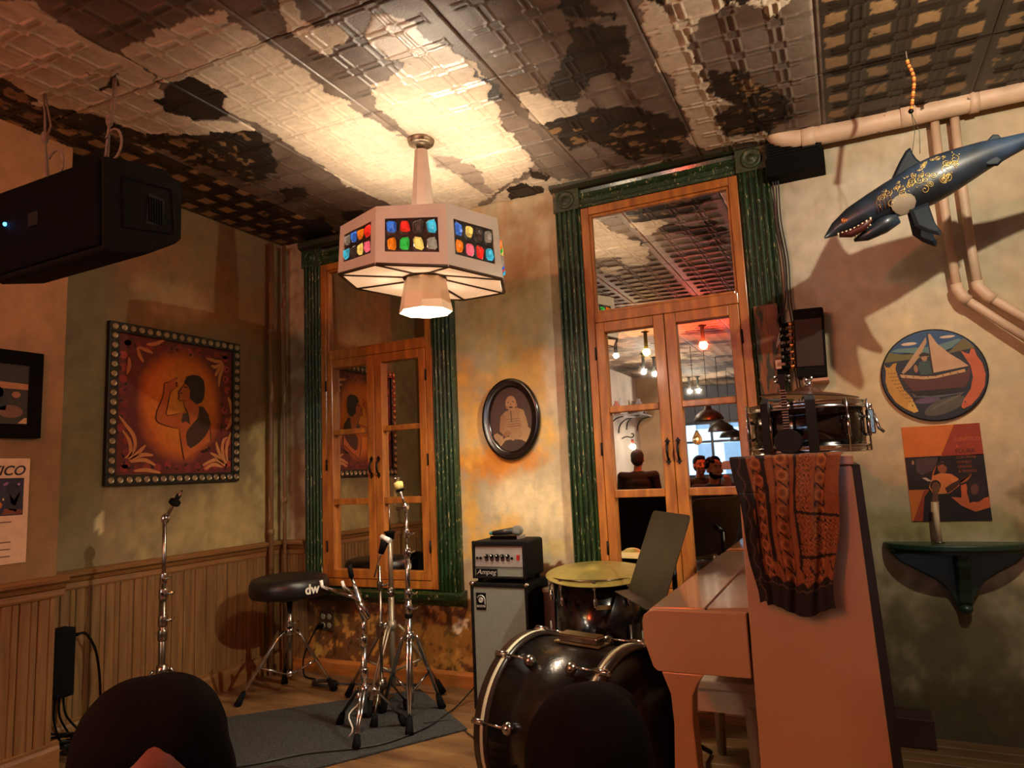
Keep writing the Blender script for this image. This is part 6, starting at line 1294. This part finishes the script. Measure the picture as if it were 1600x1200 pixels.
def person(label, hip, yaw, lean, hair_kind, skin, hair, top, legs, chin_hand=False, head_yaw=0., nod=0., stool=True, stool_of='', female=False, group=None):
    hx, hy, hz = hip; cy, sy = math.cos(yaw), math.sin(yaw)   # yaw: direction faced, local +Y forward
    fw = Vector((cy, sy, 0)); rt = Vector((sy, -cy, 0)); H = Vector(hip)
    def T(x, y, z, k=1.):   # local with the torso leaning forward about the hip
        return H + rt * x + fw * (y * math.cos(lean) + z * math.sin(lean)) + Vector((0, 0, z * math.cos(lean) - y * math.sin(lean)))
    def G(x, y, z): return H + rt * x + fw * y + Vector((0, 0, z))
    sh = .178 if female else .205
    body, cl, tr = MB(), MB(), MB()
    def tor(m, g):
        for z, rx, ry in ((.0, .155, .11), (.08, .148, .107), (.16, .145, .104), (.24, .150, .106), (.32, .160, .11), (.39, .165, .108), (.45, .155, .09)):
            R = Matrix((rt, fw * math.cos(lean) - Vector((0, 0, math.sin(lean))), fw * math.sin(lean) + Vector((0, 0, math.cos(lean))))).transposed()
            m.ball(T(0, 0, z), (rx * g, ry * g, .11), 16, 10, R.to_4x4())
    tor(body, .86); tor(cl, 1.06)
    capsule(body, T(0, -.01, .46), T(0, .015, .60), .056, .052)
    sL, sR = T(-sh, 0, .485), T(sh, 0, .485)
    arms = []
    for s, S in ((-1, sL), (1, sR)):
        if chin_hand and s == 1: E_, W2 = T(.20, .19, .24), T(.06, .20, .50)
        else: E_, W2 = T(s * .24, .04, .21), T(s * .13, .26, .10)
        capsule(body, S, E_, .046, .038); capsule(body, E_, W2, .037, .027)
        capsule(cl, S, E_, .062, .054); capsule(cl, E_, E_ + (W2 - E_) * .93, .052, .040); capsule(cl, T(0, 0, .46), S, .075, .066)
        d_ = (W2 - E_).normalized(); hand(body, W2 + d_ * .01, d_ if not (chin_hand and s == 1) else (T(0, 0, 1) - T(0, 0, 0)), (T(-s, .3, -.2) - T(0, 0, 0)) if not (chin_hand and s == 1) else (T(0, -1, 0) - T(0, 0, 0)), 1.0 if not female else .9)
    for s in (-1, 1):
        K_ = G(s * .13, .43, .02); A_ = Vector((K_.x, K_.y, .09)) - fw * .03
        capsule(body, G(s * .09, 0, 0), K_, .075, .052); capsule(body, K_, A_, .05, .034); capsule(body, A_ + Vector((0, 0, -.045)), A_ + fw * .15 + Vector((0, 0, -.055)), .036, .028)
        capsule(tr, G(s * .09, -.02, 0), K_, .098, .070); capsule(tr, K_, A_, .068, .052)
    hc = T(0, .03, .695); ly = yaw + head_yaw
    hf = Vector((math.cos(ly), math.sin(ly), 0)); hr = Vector((math.sin(ly), -math.cos(ly), 0)); pit = -nod
    hfw = hf * math.cos(pit) + Vector((0, 0, math.sin(pit))); hup = Vector((0, 0, math.cos(pit))) - hf * math.sin(pit)
    HR = Matrix((hr, hfw, hup)).transposed().to_4x4()
    def Q(x, y, z): return hc + hr * x + hfw * y + hup * z
    body.ball(Q(0, 0, .02), (.074, .092, .098), 16, 12, HR); body.ball(Q(0, .026, -.045), (.058, .064, .066), 14, 10, HR); body.ball(Q(0, .056, -.088), (.03, .03, .024), 10, 8, HR)
    capsule(body, Q(0, .085, .02), Q(0, .106, -.022), .010, .016); body.ball(Q(.016, .092, -.026), .010, 8, 6); body.ball(Q(-.016, .092, -.026), .010, 8, 6)
    body.ball(Q(0, .083, -.062), (.026, .012, .012), 10, 6, HR)
    for s in (-1, 1):
        body.ball(Q(s * .077, -.006, -.006), (.010, .020, .032), 10, 8, HR); body.ball(Q(s * .034, .076, .030), (.026, .016, .010), 10, 6, HR); body.ball(Q(s * .045, .062, -.02), (.024, .024, .022), 10, 6, HR)
    o0 = (hx, hy, 0)
    P = remesh(body, 'person', .0075, M('skin_%d_%d_%d' % skin, skin, .5, var=.08, scale=30), None, o0, 3)
    tagp(P, label, 'person', group or 'people in the bar')
    remesh(cl, 'jacket', .012, M('cloth_%d_%d_%d' % top, top, .85, var=.15, scale=20, bump=.15, bscale=120), P)
    remesh(tr, 'trousers', .014, M('cloth_%d_%d_%d' % legs, legs, .85, var=.15, scale=20), P)
    EYW, EYD = M('eye_white', (226, 216, 204), .2), M('eye_dark', (30, 18, 14), .15)
    for s in (-1, 1):
        e_ = obj('eye', MB().ball(Q(s * .032, .077, .012), (.014, .012, .0095), 10, 8, HR), EYW, P); obj('pupil', MB().ball(Q(s * .032, .0865, .012), (.0062, .004, .0062), 8, 6, HR), EYD, e_)
        obj('eyebrow', MB().tube([Q(s * .014, .094, .034), Q(s * .034, .092, .041), Q(s * .054, .078, .035)], [.0035, .0045, .002], 6), M('hair_%d_%d_%d' % hair, hair, .7, var=.3, scale=60, stretch=(6, 6, 1), bump=.4, bscale=150, spec=.05), P)
        s_ = obj('shoe', MB().box(-.045, .045, -.08, .19, 0, .075, Matrix.Translation(G(s * .13, .40, -hz)) @ Matrix((rt, fw, Vector((0, 0, 1)))).transposed().to_4x4()), BLK, P, bevel=.02)
    obj('lips', MB().tube([Q(-.026, .084, -.060), Q(-.008, .096, -.057), Q(.008, .096, -.057), Q(.026, .084, -.060)], [.003, .0065, .0065, .003], 6), M('lips', (150, 76, 66), .4), P)
    hm = MB()
    if hair_kind == 'short':
        hm.ball(Q(0, -.020, .044), (.084, .094, .088), 16, 12, HR); hm.ball(Q(0, -.045, .0), (.078, .068, .085), 14, 10, HR); hm.ball(Q(0, .045, .098), (.06, .045, .03), 12, 8, HR)
    elif hair_kind == 'curly':
        for i in range(60):
            a, b = rgp.uniform(0, 2 * PI), rgp.uniform(-.25, 1)
            c, s = math.cos(a), math.sin(a); q = math.sqrt(max(0, 1 - b * b)); y = q * c
            if y > .35 and b < .55: continue
            hm.ball(Q(.080 * q * s, .092 * y - .012, .030 + .095 * b), rgp.uniform(.018, .028), 8, 6)
        hm.ball(Q(0, -.025, .04), (.080, .085, .088), 14, 10, HR)
    elif hair_kind == 'parted':
        for s in (-1, 1):
            hm.ball(Q(s * .016, -.024, .047), (.080, .093, .092), 16, 12, HR); hm.ball(Q(s * .082, .0, -.03), (.026, .062, .095), 12, 10, HR); hm.ball(Q(s * .07, -.04, -.13), (.045, .05, .12), 12, 10, HR)
        hm.ball(Q(0, -.06, -.02), (.088, .06, .12), 14, 10, HR)
    else:
        hm.ball(Q(0, -.018, .035), (.092, .105, .098), 16, 12, HR); hm.ball(Q(0, -.06, -.05), (.085, .055, .10), 14, 10, HR); hm.ball(Q(.07, -.01, -.04), (.024, .05, .075), 10, 8, HR); hm.ball(Q(-.07, -.01, -.04), (.024, .05, .075), 10, 8, HR)
    remesh(hm, 'hair', .008, M('hair_%d_%d_%d' % hair, hair, .7, var=.3, scale=60, stretch=(6, 6, 1), bump=.4, bscale=150, spec=.05), P, smooth=2)
    if hair_kind == 'curly':
        bm2 = MB(); bm2.ball(Q(0, .040, -.070), (.057, .056, .042), 14, 8, HR); bm2.ball(Q(.05, .02, -.045), (.018, .035, .045), 8, 6, HR); bm2.ball(Q(-.05, .02, -.045), (.018, .035, .045), 8, 6, HR)
        remesh(bm2, 'beard', .008, M('hair_%d_%d_%d' % hair), P, smooth=2)
    if stool:
        st = thing('stool', 'round dark stool under the ' + stool_of, 'stool', (hx, hy, 0), 'stools of the audience')
        zt = hz - .112; obj('seat', MB().lathe([(.001, zt - .035), (.16, zt - .035), (.17, zt - .02), (.165, zt), (.001, zt)], (hx, hy, 0), n=24), WOOD_T, st)
        for a in (PI / 4, 3 * PI / 4, 5 * PI / 4, 7 * PI / 4): obj('leg', MB().tube([(hx + .15 * math.cos(a), hy + .15 * math.sin(a), 0), (hx + .10 * math.cos(a), hy + .10 * math.sin(a), zt - .03)], .014, 8), IRON, st)
    return P
rgp = random.Random(4)
def facing(a, b): return math.atan2(b[1] - a[1], b[0] - a[0])
ya = facing((-.9, -2.95), (0, -3.6)); hd_c = Vector((-.868, -2.945, .835))
ln = math.radians(44); L_ = .71
person('person with centre-parted black hair in the foreground, bowed towards the camera', (hd_c.x - L_ * math.sin(ln) * math.cos(ya), hd_c.y - L_ * math.sin(ln) * math.sin(ya), hd_c.z - L_ * math.cos(ln) + .02), ya, ln, 'parted', (128, 76, 58), (16, 12, 12), (30, 26, 28), (26, 26, 32), nod=.36, female=True, stool_of='bowed person in the foreground')
yb_ = math.radians(100); hd_c = Vector((-.335, -2.72, .815))
person('dark-haired person in the foreground before the bass drum, back of the head to the camera', (hd_c.x - L_ * math.sin(ln) * math.cos(yb_), hd_c.y - L_ * math.sin(ln) * math.sin(yb_), hd_c.z - L_ * math.cos(ln) + .02), yb_, ln, 'short', (150, 104, 84), (14, 11, 11), (20, 18, 20), (24, 24, 28), nod=.2, stool_of='person before the bass drum')
person('man in a dark jacket with short grey hair, back turned to the mirror', (-2.38, -4.95, .62), math.radians(-95), .05, 'short', (160, 116, 92), (58, 54, 50), (26, 24, 26), (28, 28, 34), stool_of='grey-haired man in the dark jacket')
person('bearded man with curly black hair resting his chin on his hand in the mirror', (-1.31, -4.0, .465), math.radians(52), .05, 'curly', (176, 116, 88), (26, 20, 20), (34, 34, 42), (28, 28, 40), True, stool_of='bearded man')
person('light-haired person at the right edge of the mirror behind the bearded man', (-1.10, -5.30, .43), math.radians(70), .08, 'bob', (200, 150, 124), (140, 116, 96), (90, 84, 92), (40, 40, 52), True, female=True, stool_of='light-haired person')
person('dark-haired man in profile at the left edge of the mirror pane', (-1.70, -5.35, .51), math.radians(60), .05, 'short', (160, 106, 84), (26, 20, 20), (24, 24, 30), (26, 26, 34), stool_of='dark-haired man in profile')
